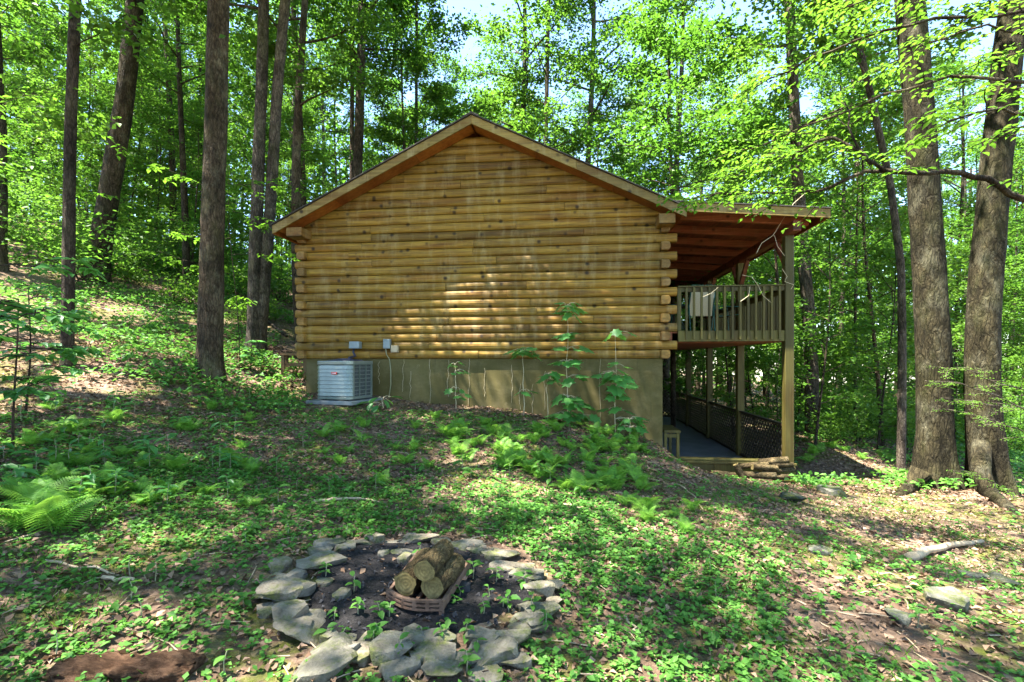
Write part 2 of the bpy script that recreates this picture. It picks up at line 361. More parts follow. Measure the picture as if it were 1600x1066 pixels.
# forest floor
t = NT('forest_floor'); P = t.coord('Position'); xyz = t.n('SeparateXYZ'); t.t.links.new(P, xyz.inputs[0])
fine = t.noise(P, 38, 6, .75); mid = t.noise(P, 7, 6, .7); big = t.noise(P, 1.1, 5, .65); big2 = t.noise(P, .75, 4, .6)
soil = t.ramp(fine, [(.25, (.030, .019, .012)), (.5, (.10, .066, .045)), (.72, (.22, .15, .105))])
lv = t.n('TexVoronoi', {'feature': 'F1'}); t.t.links.new(t.coord('Position', (1, 1, .4)), lv.inputs['Vector']); lv.inputs['Scale'].default_value = 17
lit = t.ramp(lv.outputs['Color'], [(.1, (.055, .033, .022)), (.5, (.15, .095, .062)), (.9, (.32, .22, .155))])
c = t.mix(t.ramp(mid, [(.42, 0.), (.58, 1.)]), soil, lit)
bare = t.ramp(big2, [(.5, 0.), (.62, 1.)]); c = t.mix(t.math('MULTIPLY', bare, .55), c, t.ramp(fine, [(.3, (.13, .09, .062)), (.7, (.25, .18, .13))]))
mossm = t.math('MULTIPLY', t.ramp(big, [(.46, 0.), (.57, 1.)]), t.ramp(mid, [(.38, 0.), (.56, 1.)]))
mossc = t.ramp(fine, [(.3, (.035, .05, .007)), (.7, (.13, .15, .02))])
c = t.mix(t.math('MULTIPLY', mossm, .85), c, mossc)
h = t.math('ADD', t.math('MULTIPLY', fine, .5), t.math('ADD', mid, t.math('MULTIPLY', lv.outputs['Distance'], .6)))
M['ground'] = t.done(t.bsdf(c, .95, 0, .1, t.bump(h, .9, .035)))
t = NT('ash_soil'); P = t.coord('Position'); n = t.noise(P, 30, 7, .75)
c = t.ramp(n, [(.3, (.010, .010, .011)), (.6, (.035, .032, .032)), (.8, (.10, .085, .075))])
M['ash'] = t.done(t.bsdf(c, .95, 0, .15, t.bump(n, 1.0, .05)))

# ------------------------------------------------------------------ ground sheet
N = 430
u = np.linspace(-1, 1, N); gx = 75 * np.sinh(4.2 * u) / math.sinh(4.2); gy = gx + 5.0
GX, GY = np.meshgrid(gx, gy, indexing='xy'); GZ = height(GX, GY)
Vg = np.stack([GX.ravel(), GY.ravel(), GZ.ravel()], 1)
i = np.arange(N - 1); I, J = np.meshgrid(i, i, indexing='xy'); b = (J * N + I).ravel()
Fg = np.stack([b, b + 1, b + N + 1, b + N], 1)
tag(mk('ground', Vg, Fg, M['ground'], smooth=True), kind='structure')

# ------------------------------------------------------------------ log cabin
rng = random.Random(4)
cabin = empty('log_cabin', HC, HRZ)
tag(cabin, 'golden log cabin with gable roof, painted foundation and two storey side porch', 'cabin')
WL, DEP, CH = 7.49, 10.7, 0.175                       # gable width, length, height of one log course
Z0 = 1.57; APX = -WL / 2; SL = 0.485; ZA = EYE + 4.815; YF = -0.5   # wall foot, apex, roof slope, roof top at apex, rake plane
RT = 0.075                                            # roof thickness, shingle top to deck underside
def roof_z(x): return ZA - SL * abs(x - APX)
def under_x(z):                                       # half width of the wall under the roof at height z
    return (ZA - RT - 0.012 - z) / SL
PROF = [(.08, .0015), (-.034, .0015), (-.053, .013), (-.069, .045), (-.075, .0875), (-.069, .130), (-.053, .161), (-.034, .1735), (.08, .1735)]
def gable_log(x0, x1, z, dy=0.0, zj=0.0):
    V = []
    for e, xe in ((0, x0), (1, x1)):
        for y, dz in PROF:
            zz = z + dz + zj; lim = under_x(zz); x = xe
            x = max(x, APX - lim) if e == 0 else min(x, APX + lim)
            V.append((x, y + dy * (y < 0), zz))
    n = len(PROF); Fc = [(k, k + n, (k + 1) % n + n, (k + 1) % n) for k in range(n)]
    Fc += [tuple(range(n)), tuple(range(2 * n - 1, n - 1, -1))]
    o = mk('log', V, Fc, M['log'], cabin); return bevel(o, .004)
NC = int((ZA - RT - .05 - Z0) / CH)
PLATE = Z0 + 15 * CH
for k in range(NC):
    z = Z0 + k * CH
    wall = z < PLATE
    ext = wall and k % 2 == 1
    lo = -WL - (.20 if ext else -.01); hi = (.25 if ext else -.075)
    if not wall: lo, hi = -WL, 0
    hw_ = min(under_x(z), under_x(z + .02))
    lo2, hi2 = max(lo, APX - hw_), min(hi, APX + hw_)
    if hi2 - lo2 < .25: continue
    cuts = []
    if hi2 - lo2 > 2.6:
        a = lo2 + (hi2 - lo2) * rng.uniform(.12, .45); cuts = [a]
        if hi2 - a > 3.2: cuts.append(a + (hi2 - a) * rng.uniform(.35, .75))
    xs = [lo2] + cuts + [hi2]
    for a, b_ in zip(xs[:-1], xs[1:]):
        gable_log(a + .002, b_ - .002, z, rng.uniform(-.006, .006), rng.uniform(-.002, .002))
# side walls: each course one log; the odd ones show their ends past the corners
def side_log(x, z, y0, y1, sgn, r):
    pts = [(-.08, 0), (-.085, .04), (-.085, .135), (-.08, .173), (.055, .173), (.083, .14), (.09, .0875), (.083, .035), (.055, 0)]
    V = [(x + sgn * px, y, z + pz * .97 + .002) for y in (y0, y1) for px, pz in pts]; n = len(pts)
    Fc = [(k, (k + 1) % n, (k + 1) % n + n, k + n) for k in range(n)] + [tuple(range(n))[::-1], tuple(range(n, 2 * n))]
    o = mk('log', V, Fc, M['log_y'], cabin); return bevel(o, .012, 2)
for k in range(15):
    z = Z0 + k * CH
    y0 = -.17 - rng.uniform(0, .03) if k % 2 == 0 else .085
    side_log(.012, z, y0, DEP, 1, 0); side_log(-WL - .012, z, y0, DEP, -1, 0)
MB().box(-WL + .1, -.1, DEP - .2, DEP, Z0, PLATE).build('back_wall', M['log'], cabin)
MB().box(-WL + .03, -.02, -.012, DEP - .03, -1.6, Z0 - .003).build('foundation', M['found'], cabin)
# roof slabs, shingles, fascia, soffit boards
XL, XR = -7.93, .33
def slab(name, x0, x1, y0, y1, off0, off1, mat, par):
    V = [(x, y, roof_z(x) - o_) for y in (y0, y1) for x in (x0, x1) for o_ in (off0, off1)]
    return mk(name, V, [(0, 1, 3, 2), (4, 6, 7, 5), (0, 4, 5, 1), (2, 3, 7, 6), (0, 2, 6, 4), (1, 5, 7, 3)], mat, par)
roof = slab('roof', XL, APX, YF + .04, DEP + .5, .016, RT, M['orange'], cabin)
slab('roof_half', APX, XR, YF + .04, DEP + .5, .016, RT, M['orange'], roof)
for x0, x1 in ((XL - .025, APX), (APX, XR + .02)):
    slab('shingle_layer', x0, x1, YF - .045, DEP + .52, -.006, .014, M['shingle'], roof)
for sg in (-1, 1): slab('ridge_cap', APX + (0 if sg > 0 else -.16), APX + (.16 if sg > 0 else 0), YF - .05, DEP + .52, -.026, -.008, M['shingle'], roof)
for x0, x1 in ((XL, -5.9), (-5.896, APX - .001), (APX + .001, -1.7), (-1.696, XR)):
    bevel(slab('fascia_board', x0, x1, YF, YF + .036, .018, .19, M['fascia'], roof), .005)
for x0, x1 in ((XL + .1, -6.6), (-6.594, -4.9), (-4.894, APX - .02), (APX + .02, -2.5), (-2.494, -1.0), (-.994, XR - .06)):
    slab('soffit_board', x0, x1, YF + .042, -.10, RT + .004, RT + .10, M['orange'], roof)
slab('eave_board', XL, XL + .03, YF + .04, DEP + .5, .02, .19, M['orange'], roof)
# plate beams that carry the eaves, ends showing under the rake
for xa, xb in ((-WL - .17, -WL + .17), (-.16, .14)):
    zt = min(roof_z(xa), roof_z(xb)) - RT - .105
    bevel(MB().box(xa, xb, -.44, DEP, zt - .19, zt).build('plate_beam', M['log_y'], cabin), .012, 2)

# side porch: roof, rafters, beam, posts, upper deck, railings, lower floor, lattice
PX = 2.31
def pz(x): return EYE + 2.95 - .085 * (x - .2)
proof = empty('porch_roof', (0, 0, 0), 0, cabin)
def pslab(name, x0, x1, y0, y1, o0, o1, mat):
    V = [(x, y, pz(x) - o_) for y in (y0, y1) for x in (x0, x1) for o_ in (o0, o1)]
    return mk(name, V, [(0, 1, 3, 2), (4, 6, 7, 5), (0, 4, 5, 1), (2, 3, 7, 6), (0, 2, 6, 4), (1, 5, 7, 3)], mat, proof)
xb = .12
while xb < 2.76:                                      # sheathing boards, run along the house
    x2 = min(xb + .185, 2.80); pslab('roof_board', xb + .002, x2 - .003, YF + .03, DEP + .5, .02, .045, M['red']); xb += .185
pslab('shingle_layer', .10, 2.83, YF - .04, DEP + .52, 0, .018, M['shingle'])
bevel(pslab('fascia_board', .30, 2.81, YF - .012, YF + .026, .02, .185, M['fascia']), .005)
pslab('edge_board', 2.81, 2.835, YF + .03, DEP + .5, .03, .17, M['red'])
for k in range(12):
    y = -.02 + k * .97
    V = MB(); V.beam((.06, y, pz(.06) - .125), (2.66, y, pz(2.66) - .125), .085, .155); V.build('rafter', M['red_x'], proof)
BZ = pz(PX) - .205
bevel(MB().box(PX - .06, PX + .08, -.36, DEP + .2, BZ - .20, BZ - .002).build('porch_beam', M['red'], cabin), .006)
PY = [0.02 + 2.67 * k for k in range(5)]
for k, y in enumerate(PY):
    q = hw(PX, y); zb = hz(q.x, q.y) - .25
    bevel(MB().box(PX - .075, PX + .085, y - .08, y + .08, zb, BZ - .203).build('porch_post', M['olive'], cabin), .008)
    for s_ in (-1, 1):                                # knee braces along the beam
        if k == 0 and s_ < 0: continue
        MB().beam((PX + .005, y + s_ * .07, BZ - .75), (PX + .005, y + s_ * .52, BZ - .22), .075, .09, (1, 0, 0)).build('knee_brace', M['red'], cabin)
DZ = 2.10                                             # upper deck surface
deck = empty('upper_deck', (0, 0, 0), 0, cabin)
yy = .02
while yy < DEP:                                       # deck boards across the porch
    MB().box(.10, PX + .05, yy, yy + .138, DZ - .03, DZ).build('deck_board', M['red_x'], deck); yy += .145
for x in (.12, .85, 1.55, PX - .045):
    MB().box(x, x + .05, .03, DEP, DZ - .20, DZ - .033).build('joist', M['red'], deck)
MB().box(.102, PX - .09, .05, DEP, DZ - .215, DZ - .203).build('under_board', M['red'], deck)
bevel(MB().box(.27, PX - .08, -.045, .0, DZ - .20, DZ + .01).build('rim_board', M['olive'], deck), .005)
bevel(MB().box(PX + .088, PX + .13, .10, DEP, DZ - .20, DZ + .01).build('rim_board', M['olive'], deck), .005)
def railing(front):
    r = empty('deck_railing', (0, 0, 0), 0, cabin); top = 2.985
    if front:
        bevel(MB().box(.26, PX - .08, -.075, .045, top - .028, top).build('top_rail', M['olive'], r), .004)
        bevel(MB().box(.27, PX - .08, -.045, -.008, top - .12, top - .03).build('upper_rail', M['olive'], r), .004)
        bevel(MB().box(.255, .33, -.048, .03, DZ + .012, top - .032).build('rail_post', M['olive'], r), .004)
        m = MB().box(-.021, .021, -.02, .02, 0, top - .034 - (DZ - .16)).build('baluster', M['olive'], r); m.location = (.42, -.068, DZ - .16)
        bevel(m, .004)
        for k in range(1, 13): c_ = m.copy(); COL.link(c_); c_.parent = r; c_.location = (.42 + k * .1425, -.068, DZ - .16)
    else:
        bevel(MB().box(PX + .02, PX + .14, .11, DEP, top - .028, top).build('top_rail', M['olive'], r), .004)
        MB().box(PX + .088, PX + .126, .11, DEP, top - .12, top - .03).build('upper_rail', M['olive'], r)
        m = MB().box(-.02, .02, -.021, .021, 0, top - .034 - (DZ - .16)).build('baluster', M['olive'], r); m.location = (PX + .152, .19, DZ - .16)
        for k in range(1, 73): c_ = m.copy(); COL.link(c_); c_.parent = r; c_.location = (PX + .152, .19 + k * .1425, DZ - .16)
railing(True); railing(False)
FZ = -.80; SZ = -.38                                  # lower porch floor, top of the raised front sill
low = empty('lower_porch', (0, 0, 0), 0, cabin)
MB().box(0.0, PX + .09, .10, DEP, FZ - .08, FZ).build('porch_floor', M['floor'], low)
bevel(MB().box(.0, PX - .08, -.07, .095, SZ - .035, SZ + .012).build('floor_edge', M['olive'], low), .01)
bevel(MB().box(.0, PX + .11, -.125, -.082, SZ - .075, SZ - .03).build('edge_trim', M['olive'], low), .006)
for x0, x1 in ((0, .93), (.935, PX + .1)):
    bevel(MB().box(x0, x1, -.085, -.04, SZ - .29, SZ - .078).build('rim_board', M['olive'], low), .005)
bevel(MB().box(.62, PX + .09, -.14, -.09, SZ - .42, SZ - .30).build('lower_trim', M['olive'], low), .006)
def lattice(y0, y1, x, along_y=True):
    lp = empty('lattice_railing', (0, 0, 0), 0, cabin); zb, zt = FZ + .06, FZ + 1.06
    P = (lambda a, z, o: (x + o, a, z)) if along_y else (lambda a, z, o: (a, x + o, z))
    up = (1, 0, 0) if along_y else (0, 1, 0)
    MB().beam(P(y0, zt + .02, 0), P(y1, zt + .02, 0), .09, .04).build('top_rail', M['dark_brown'], lp)
    MB().beam(P(y0, zb - .02, 0), P(y1, zb - .02, 0), .06, .05).build('bottom_rail', M['dark_brown'], lp)
    m = MB(); H = zt - zb; st = .15
    for sgn, off in ((1, -.007), (-1, .007)):
        c_ = y0 - H
        while c_ < y1 + (H if sgn < 0 else 0):
            a0, z0, a1, z1 = (c_, zb, c_ + H, zt) if sgn > 0 else (c_ + H, zb, c_, zt)
            pts = []
            for a, z in ((a0, z0), (a1, z1)):
                if a < y0: z = zb + (H * ((y0 - c_) / H) if sgn > 0 else H * (1 - (y0 - c_) / H)); a = y0
                if a > y1: z = zb + (H * ((y1 - c_) / H) if sgn > 0 else H * (1 - (y1 - c_) / H)); a = y1
                pts.append((a, min(max(z, zb), zt)))
            if abs(pts[0][0] - pts[1][0]) > .03: m.beam(P(pts[0][0], pts[0][1], off), P(pts[1][0], pts[1][1], off), .030, .010, up)
            c_ += st
    # beam(): width lies across `up`, so the flat side faces the viewer
    tag(m.build('lattice', M['dark_brown'], lp), kind='stuff')
for a, b_ in zip(PY[:-1], PY[1:]): lattice(a + .085, b_ - .085, PX + .005)
lattice(.1, PX - .08, DEP - .05, False)
# dry vine hung along the porch
vine = MB(); vr = random.Random(8)
def strand(px_pts, Y=9.15, r=.0045):
    p = [W(x, y, Y + vr.uniform(-.04, .04)) for x, y in px_pts]; vine.tube(p, [r] * len(p), 5)
strand([(1265, 296), (1240, 318), (1222, 345), (1208, 368), (1190, 380), (1182, 396)])
strand([(1210, 368), (1215, 385), (1226, 400)]); strand([(1222, 420), (1230, 432), (1226, 440), (1240, 445), (1236, 452)])
strand([(1160, 430), (1175, 433), (1185, 447), (1192, 462), (1205, 473)]); strand([(1172, 448), (1170, 462), (1157, 471)])
strand([(1122, 449), (1112, 458), (1098, 464)])
tag(vine.build('dry_vine', M['vine']), 'thin dry vine strands trailing over the porch railing and corner post', 'vine')

# ------------------------------------------------------------------ things by the cabin
ac_p = W(540, 600, 9.62); az = .70
pad = MB().box(-.52, .52, -.52, .52, 0, .07).build('concrete_pad', M['concrete']); bevel(pad, .012, 2)
pad.location = (ac_p.x, ac_p.y, az); pad.rotation_euler = (0, 0, math.radians(-18)); tag(pad, 'grey concrete pad under the air conditioner unit', 'pad')
hz0 = az + .07
ac = empty('air_conditioner', (ac_p.x, ac_p.y, hz0), math.radians(-18)); tag(ac, 'grey louvred air conditioner condenser on a pad beside the foundation', 'air conditioner')
def rrect(h, r, n=6):
    P = []
    for cx, cy, a0 in ((h - r, h - r, 0), (-h + r, h - r, 90), (-h + r, -h + r, 180), (h - r, -h + r, 270)):
        for k in range(n + 1):
            a = math.radians(a0 + 90 * k / n); P.append((cx + r * math.cos(a), cy + r * math.sin(a)))
    return P
def ring(mb, h, r, z0, z1, inner=None):
    P = rrect(h, r); n = len(P); V = [(x, y, z) for z in (z0, z1) for x, y in P]
    mb.add(V, [(k, (k + 1) % n, (k + 1) % n + n, k + n) for k in range(n)] + [tuple(range(n))[::-1], tuple(range(n, 2 * n))])
HS = .40
m = MB(); ring(m, HS - .03, .10, .05, .70); m.build('coil', M['metal_dark'], ac)
m = MB(); ring(m, HS + .008, .13, .68, .755); bevel(m.build('top_cover', M['metal'], ac), .012, 2)
m = MB(); ring(m, HS + .004, .13, .02, .075); bevel(m.build('base_pan', M['metal'], ac), .008)
for k in range(4):
    m = MB(); m.box(-.3 + k % 2 * .55, -.25 + k % 2 * .55, -.3 + k // 2 * .55, -.25 + k // 2 * .55, 0, .022); m.build('foot', M['black'], ac)
for k in range(8):                                     # louvre bands on the two panelled sides, open rails on the others
    z = .088 + k * .0735; P = rrect(HS, .13); n = len(P)
    ids = [j for j in range(n) if not (P[j][0] > HS - .01 and True) or False]
    path = [p for p in P if not (p[0] > .28 and p[1] > -.28)]
    start = [j for j in range(len(P)) if P[j] in path]
    mb = MB(); V = []; Fc = []
    seq = [P[j] for j in range(7, 28)] + []
    for x, y in seq:
        l = math.hypot(x, y); ox, oy = x / l * .008, y / l * .008
        V += [(x + ox, y + oy, z), (x - ox * .8, y - oy * .8, z + .067), (x - ox * 2.2, y - oy * 2.2, z + .067), (x - ox * 1.2, y - oy * 1.2, z)]
    for j in range(len(seq) - 1):
        for q in range(4): Fc.append((4 * j + q, 4 * j + (q + 1) % 4, 4 * j + 4 + (q + 1) % 4, 4 * j + 4 + q))
    mb.add(V, Fc); mb.build('louvre', M['metal'], ac)
    MB().tube([(HS - .015, -.28, z + .03), (HS - .015, .28, z + .03)], .007, 5).build('guard_wire', M['metal'], ac)
for y in (-.29, -.1, .1, .29): MB().box(HS - .02, HS + .006, y - .010 * (2 if abs(y) > .2 else .6), y + .010 * (2 if abs(y) > .2 else .6), .07, .69).build('guard_post', M['metal'], ac)
m = MB()
for k in range(8):
    r_ = .06 + k * .04; zz = .80 - .045 * (r_ / .34) ** 2
    m.tube([(r_ * math.cos(a * math.pi / 10), r_ * math.sin(a * math.pi / 10), zz) for a in range(21)], .006, 4, False)
for k in range(6): a = k * math.pi / 3; m.tube([(.02 * math.cos(a), .02 * math.sin(a), .80), (.34 * math.cos(a), .34 * math.sin(a), .757)], .005, 4)
tag(m.build('fan_guard', M['black'], ac), kind='stuff')
MB().tube([(0, 0, .756), (0, 0, .775)], [.34, .31], 20).build('fan_well', M['black'], ac)
bd = MB().box(-.062, .062, -.012, 0, -.022, .022).build('badge', M['badge'], ac); bd.location = (.06, -HS - .017, .52); bevel(bd, .004)
for k in range(5): x = -.038 + k * .019; MB().box(x - .005, x + .005, -.0145, -.0125, -.010, .010).build('letter', M['white'], bd)
# boxes on the wall
def wall_box(name, px0, px1, py0, py1, depth, mat, label, cat):
    x0, z1 = wall_at(px0, py0); x1, z0 = wall_at(px1, py1)
    e = empty(name, hw((x0 + x1) / 2, -.09, z0), HRZ); tag(e, label, cat); wd = (x1 - x0) / 2
    bevel(MB().box(-wd, wd, -depth, .015, 0, z1 - z0).build('case', mat, e), .008, 2)
    bevel(MB().box(-wd * .88, wd * .88, -depth - .008, -depth + .002, (z1 - z0) * .08, (z1 - z0) * .93).build('cover', mat, e), .004)
    return e, wd, z1 - z0
e, wd, hh = wall_box('disconnect_box', 549, 565, 534, 545, .13, M['galv'], 'grey metal disconnect box on the bottom logs above the air conditioner', 'electrical box')
p0 = e.matrix_basis.inverted() @ Vector((ac_p.x, ac_p.y + .15, hz0 + .76))
MB().tube([(-.03, -.06, .0), (-.04, -.08, -.08), (p0.x * .6, -.10, -.16), (p0.x, p0.y * .9, p0.z + .06), (p0.x, p0.y, p0.z)], .022, 8).build('conduit', M['black'], e, True)
e, wd, hh = wall_box('meter_box', 600, 611, 530, 545, .07, M['galv'], 'small upright grey box on the logs with a cable running down', 'electrical box')
MB().tube([(-.03, -.03, 0), (-.02, -.02, -.12), (.02, .05, -.22), (.05, .045, -.45), (.05, .045, -.75), (.0, .02, -1.15)], .012, 6).build('cable', M['cable'], e, True)
wall_box('outlet_box', 612, 623, 540, 551, .07, M['beige'], 'small beige outlet box on the bottom logs', 'outlet')
# low olive bench just inside the lower porch
bn = empty('porch_stand', hw(.22, .38, FZ), HRZ); tag(bn, 'olive painted wooden stand at the house side of the lower porch', 'stand')
bevel(MB().box(-.2, .12, -.34, .5, .90, .95).build('top', M['olive'], bn), .006)
for y in (-.30, .44):
    for x in (-.17, .07): MB().box(x - .025, x + .025, y - .03, y + .03, 0, .898).build('leg', M['olive'], bn)
    MB().box(-.142, .042, y - .02, y + .02, .81, .88).build('apron', M['olive'], bn)
# deck furniture
def sling_chair(name, loc, rz, mat, label):
    c_ = empty(name, loc, rz); tag(c_, label, 'chair'); fr = M['green_metal']
    V = MB()
    for k in range(9):
        t_ = k / 8; y = -.22 - .20 * t_ + .03 * math.sin(t_ * 3); z = .40 + .62 * t_
        V.V += [Vector((-.25, y, z)), Vector((.25, y, z)), Vector((.25, y - .012, z)), Vector((-.25, y - .012, z))]
    for k in range(8):
        for q in range(4): V.F.append((4 * k + q, 4 * k + (q + 1) % 4, 4 * k + 4 + (q + 1) % 4, 4 * k + 4 + q))
    V.build('backrest', mat, c_)
    MB().beam((0, -.22, .40), (0, .28, .44), .50, .012).build('seat', mat, c_)
    for s_ in (-1, 1):
        x = s_ * .265
        MB().tube([(x, -.43, 1.03), (x, -.2, .40), (x, .29, .44), (x, .31, .0)], .014, 6).build('side_frame', fr, c_)
        MB().tube([(x, -.36, 0.0), (x, -.28, .62), (x, .28, .62), (x, .30, .44)], .013, 6).build('arm_frame', fr, c_)
    MB().tube([(-.265, -.43, 1.03), (.265, -.43, 1.03)], .014, 6).build('top_bar', fr, c_)
    return c_
sling_chair('patio_chair', hw(.95, 1.35, DZ), HRZ + math.radians(8), M['tan_sling'], 'tan sling patio chair on the upper deck with its back to the railing')
sling_chair('patio_chair', hw(1.55, 1.6, DZ), HRZ + math.radians(-80), M['brown_sling'], 'brown sling patio chair seen from the side on the upper deck')
tb = empty('patio_table', hw(.62, 1.9, DZ), HRZ); tag(tb, 'dark green round metal table behind the deck railing', 'table')
MB().tube([(0, 0, .67), (0, 0, .70)], .40, 24).build('tabletop', M['green_metal'], tb)
for k in range(4):
    a = k * math.pi / 2 + .4; MB().tube([(.05 * math.cos(a), .05 * math.sin(a), .66), (.16 * math.cos(a), .16 * math.sin(a), .35), (.34 * math.cos(a), .34 * math.sin(a), 0)], .013, 6).build('leg', M['green_metal'], tb)
# small wooden stand past the far left corner
p = W(462, 552, 11.6); g = hz(p.x, p.y); st = empty('wooden_stand', (p.x, p.y, g), .2); tag(st, 'small weathered wooden stand behind the left corner of the cabin', 'stand'); hh = max(.35, p.z - g)
MB().box(-.3, .3, -.22, .22, hh - .05, hh).build('top', M['brown'], st)
for x in (-.24, .24):
    for y in (-.17, .17): MB().box(x - .035, x + .035, y - .035, y + .035, -.1, hh - .052).build('leg', M['brown'], st)
MB().box(-.2, .2, -.19, -.15, hh * .4, hh * .4 + .08).build('stretcher', M['brown'], st)
# firewood pile against the porch corner
def wood_piece(name, p0, p1, r, seed, bark, split=False, name_end='cut_end'):
    rr = random.Random(seed); p0, p1 = Vector(p0), Vector(p1); d = (p1 - p0); L = d.length
    e = empty(name, p0); e.rotation_mode = 'QUATERNION'; e.rotation_quaternion = d.to_track_quat('Y', 'Z')
    n = 14; V = []; rings = 7
    prof = [1 + rr.uniform(-.10, .10) for _ in range(n)]
    if split:
        k0 = rr.randrange(n)
        for j in range(n // 2): prof[(k0 + j) % n] *= .45 + .3 * abs(j - n / 4) / (n / 4)
    for i_ in range(rings):
        y = L * i_ / (rings - 1); bx = math.sin(i_ * .9 + seed) * r * .08
        for k in range(n):
            a = 2 * math.pi * k / n; q = r * prof[k] * (1 + rr.uniform(-.07, .07))
            V.append((bx + q * math.cos(a), y, q * math.sin(a)))
    Fc = [(i_ * n + k, i_ * n + (k + 1) % n, (i_ + 1) * n + (k + 1) % n, (i_ + 1) * n + k) for i_ in range(rings - 1) for k in range(n)]
    mk('bark', V, [f[::-1] for f in Fc], bark, e, True)
    for i_, y in ((0, -.002), (rings - 1, L + .002)):
        ends = [(v[0], y, v[2]) for v in V[i_ * n:(i_ + 1) * n]] + [(0, y, 0)]
        mk(name_end, ends, [(k, (k + 1) % n, n) if i_ else ((k + 1) % n, k, n) for k in range(n)], M['cut'], e)
    return e
fr = random.Random(21)
pile = [(1160, 742, 1212, 744, 0), (1190, 736, 1241, 734, .02), (1152, 757, 1196, 761, -.05), (1194, 757, 1240, 758, -.04), (1156, 729, 1200, 724, .05), (1186, 722, 1232, 718, .05),
        (1198, 746, 1238, 745, -.02), (1150, 726, 1166, 757, -.10), (1206, 728, 1240, 727, .0), (1112, 741, 1148, 744, -.02), (1176, 731, 1214, 733, -.05), (1166, 750, 1206, 753, -.10)]
for k, (x0, y0, x1, y1, dy) in enumerate(pile):
    a = W(x0, y0, 8.98 + dy); b_ = W(x1, y1, 8.95 + dy + fr.uniform(-.08, .05))
    e = wood_piece('firewood', a, b_, fr.uniform(.05, .075), 30 + k, M['firewood'], k % 3 != 0)
    tag(e, 'porch corner firewood, ' + ('long one across the middle of the pile', 'long one just above the middle, its end past the post', 'short bottom piece at the left', 'bottom piece at the right end', 'slanting piece near the top left', 'upper piece under the topmost', 'right middle piece beside the post', 'split piece standing slanted at the left end', 'low right piece leaning on the post',
        'loose single piece left of the pile', 'topmost short piece of the pile', 'front slanting piece in the middle')[k], 'firewood', 'firewood piled by the porch corner')

# ------------------------------------------------------------------ fire pit
def rock(name, seed, wx, wy, hz_, mat, parent=None, pts=16, rough=.02):
    rr = random.Random(seed); bm = bmesh.new()
    for k in range(pts):
        a = rr.uniform(0, 2 * math.pi); q = rr.uniform(.78, 1.0); e_ = 3.0
        cx, sx_ = math.cos(a), math.sin(a); s_ = (abs(cx) ** e_ + abs(sx_) ** e_) ** (-1 / e_)
        bm.verts.new((wx / 2 * cx * s_ * q, wy / 2 * sx_ * s_ * q, rr.choice((0, 1, 1)) * hz_ * rr.uniform(.82, 1)))
    bmesh.ops.convex_hull(bm, input=bm.verts)
    for v in [v for v in bm.verts if not v.link_faces]: bm.verts.remove(v)
    bmesh.ops.triangulate(bm, faces=bm.faces)
    bmesh.ops.subdivide_edges(bm, edges=bm.edges, cuts=2, use_grid_fill=True)
    bmesh.ops.smooth_vert(bm, verts=bm.verts, factor=.22, use_axis_x=True, use_axis_y=True, use_axis_z=True)
    o_ = Vector((seed * 3.1, seed * 1.7, seed))
    for v in bm.verts: v.co += Vector((mnoise.noise(v.co * 14 + o_), mnoise.noise(v.co * 14 + o_ * 2), mnoise.noise(v.co * 16 + o_ * 3))) * rough * min(1, wx * 4)
    me = bpy.data.meshes.new(name); bm.to_mesh(me); bm.free(); me.materials.append(mat)
    me.polygons.foreach_set('use_smooth', [True] * len(me.polygons))
    o = bpy.data.objects.new(name, me); COL.link(o); o.parent = parent
    m_ = o.modifiers.new('edges', 'EDGE_SPLIT'); m_.split_angle = math.radians(28)
    return o
pc = G(650, 915); PIT = Vector((pc.x, pc.y, hz(pc.x, pc.y)))
pit = empty('fire_pit', PIT); tag(pit, 'round fire pit ringed with rough flat stones around black ash', 'fire pit')
stones = [(508, 1038, 112, 60, 0), (478, 992, 95, 40, 0), (452, 980, 52, 30, .05), (450, 926, 88, 48, 0), (500, 886, 70, 36, 0), (437, 952, 62, 22, .08), (515, 857, 46, 14, 0), (566, 853, 54, 12, 0), (620, 854, 52, 12, 0),
          (664, 851, 46, 12, .02), (722, 858, 56, 13, 0), (782, 873, 58, 18, 0), (603, 871, 22, 14, 0), (628, 868, 30, 10, 0), (652, 869, 18, 8, 0), (635, 883, 20, 12, 0), (798, 890, 62, 16, 0), (822, 905, 52, 18, 0),
          (837, 922, 40, 26, 0), (843, 958, 68, 22, 0), (839, 940, 48, 12, .05), (824, 978, 64, 30, 0), (803, 1004, 50, 28, 0), (757, 1006, 56, 22, 0), (772, 1030, 78, 32, .02), (806, 1042, 44, 32, 0), (676, 1010, 74, 14, 0),
          (679, 1033, 62, 34, 0), (725, 1038, 38, 40, 0), (611, 1028, 60, 52, .03), (559, 1032, 48, 30, 0), (566, 1006, 38, 22, 0), (542, 1005, 32, 24, 0), (647, 1000, 36, 18, 0), (622, 1056, 64, 24, 0), (535, 938, 26, 12, 0),
          (505, 917, 22, 22, 0), (437, 889, 32, 22, 0), (690, 1060, 60, 24, 0), (760, 1060, 50, 22, 0), (420, 960, 40, 18, 0), (745, 862, 30, 12, 0), (690, 853, 30, 10, 0), (540, 856, 30, 10, 0)]
for k in range(26):
    a = k * 6.283 / 26 + .1; r2 = random.Random(900 + k); stones.append((645 + (205 + r2.uniform(-14, 22)) * math.cos(a), 938 + (88 + r2.uniform(-6, 10)) * math.sin(a), r2.uniform(16, 34), r2.uniform(8, 18), 0))
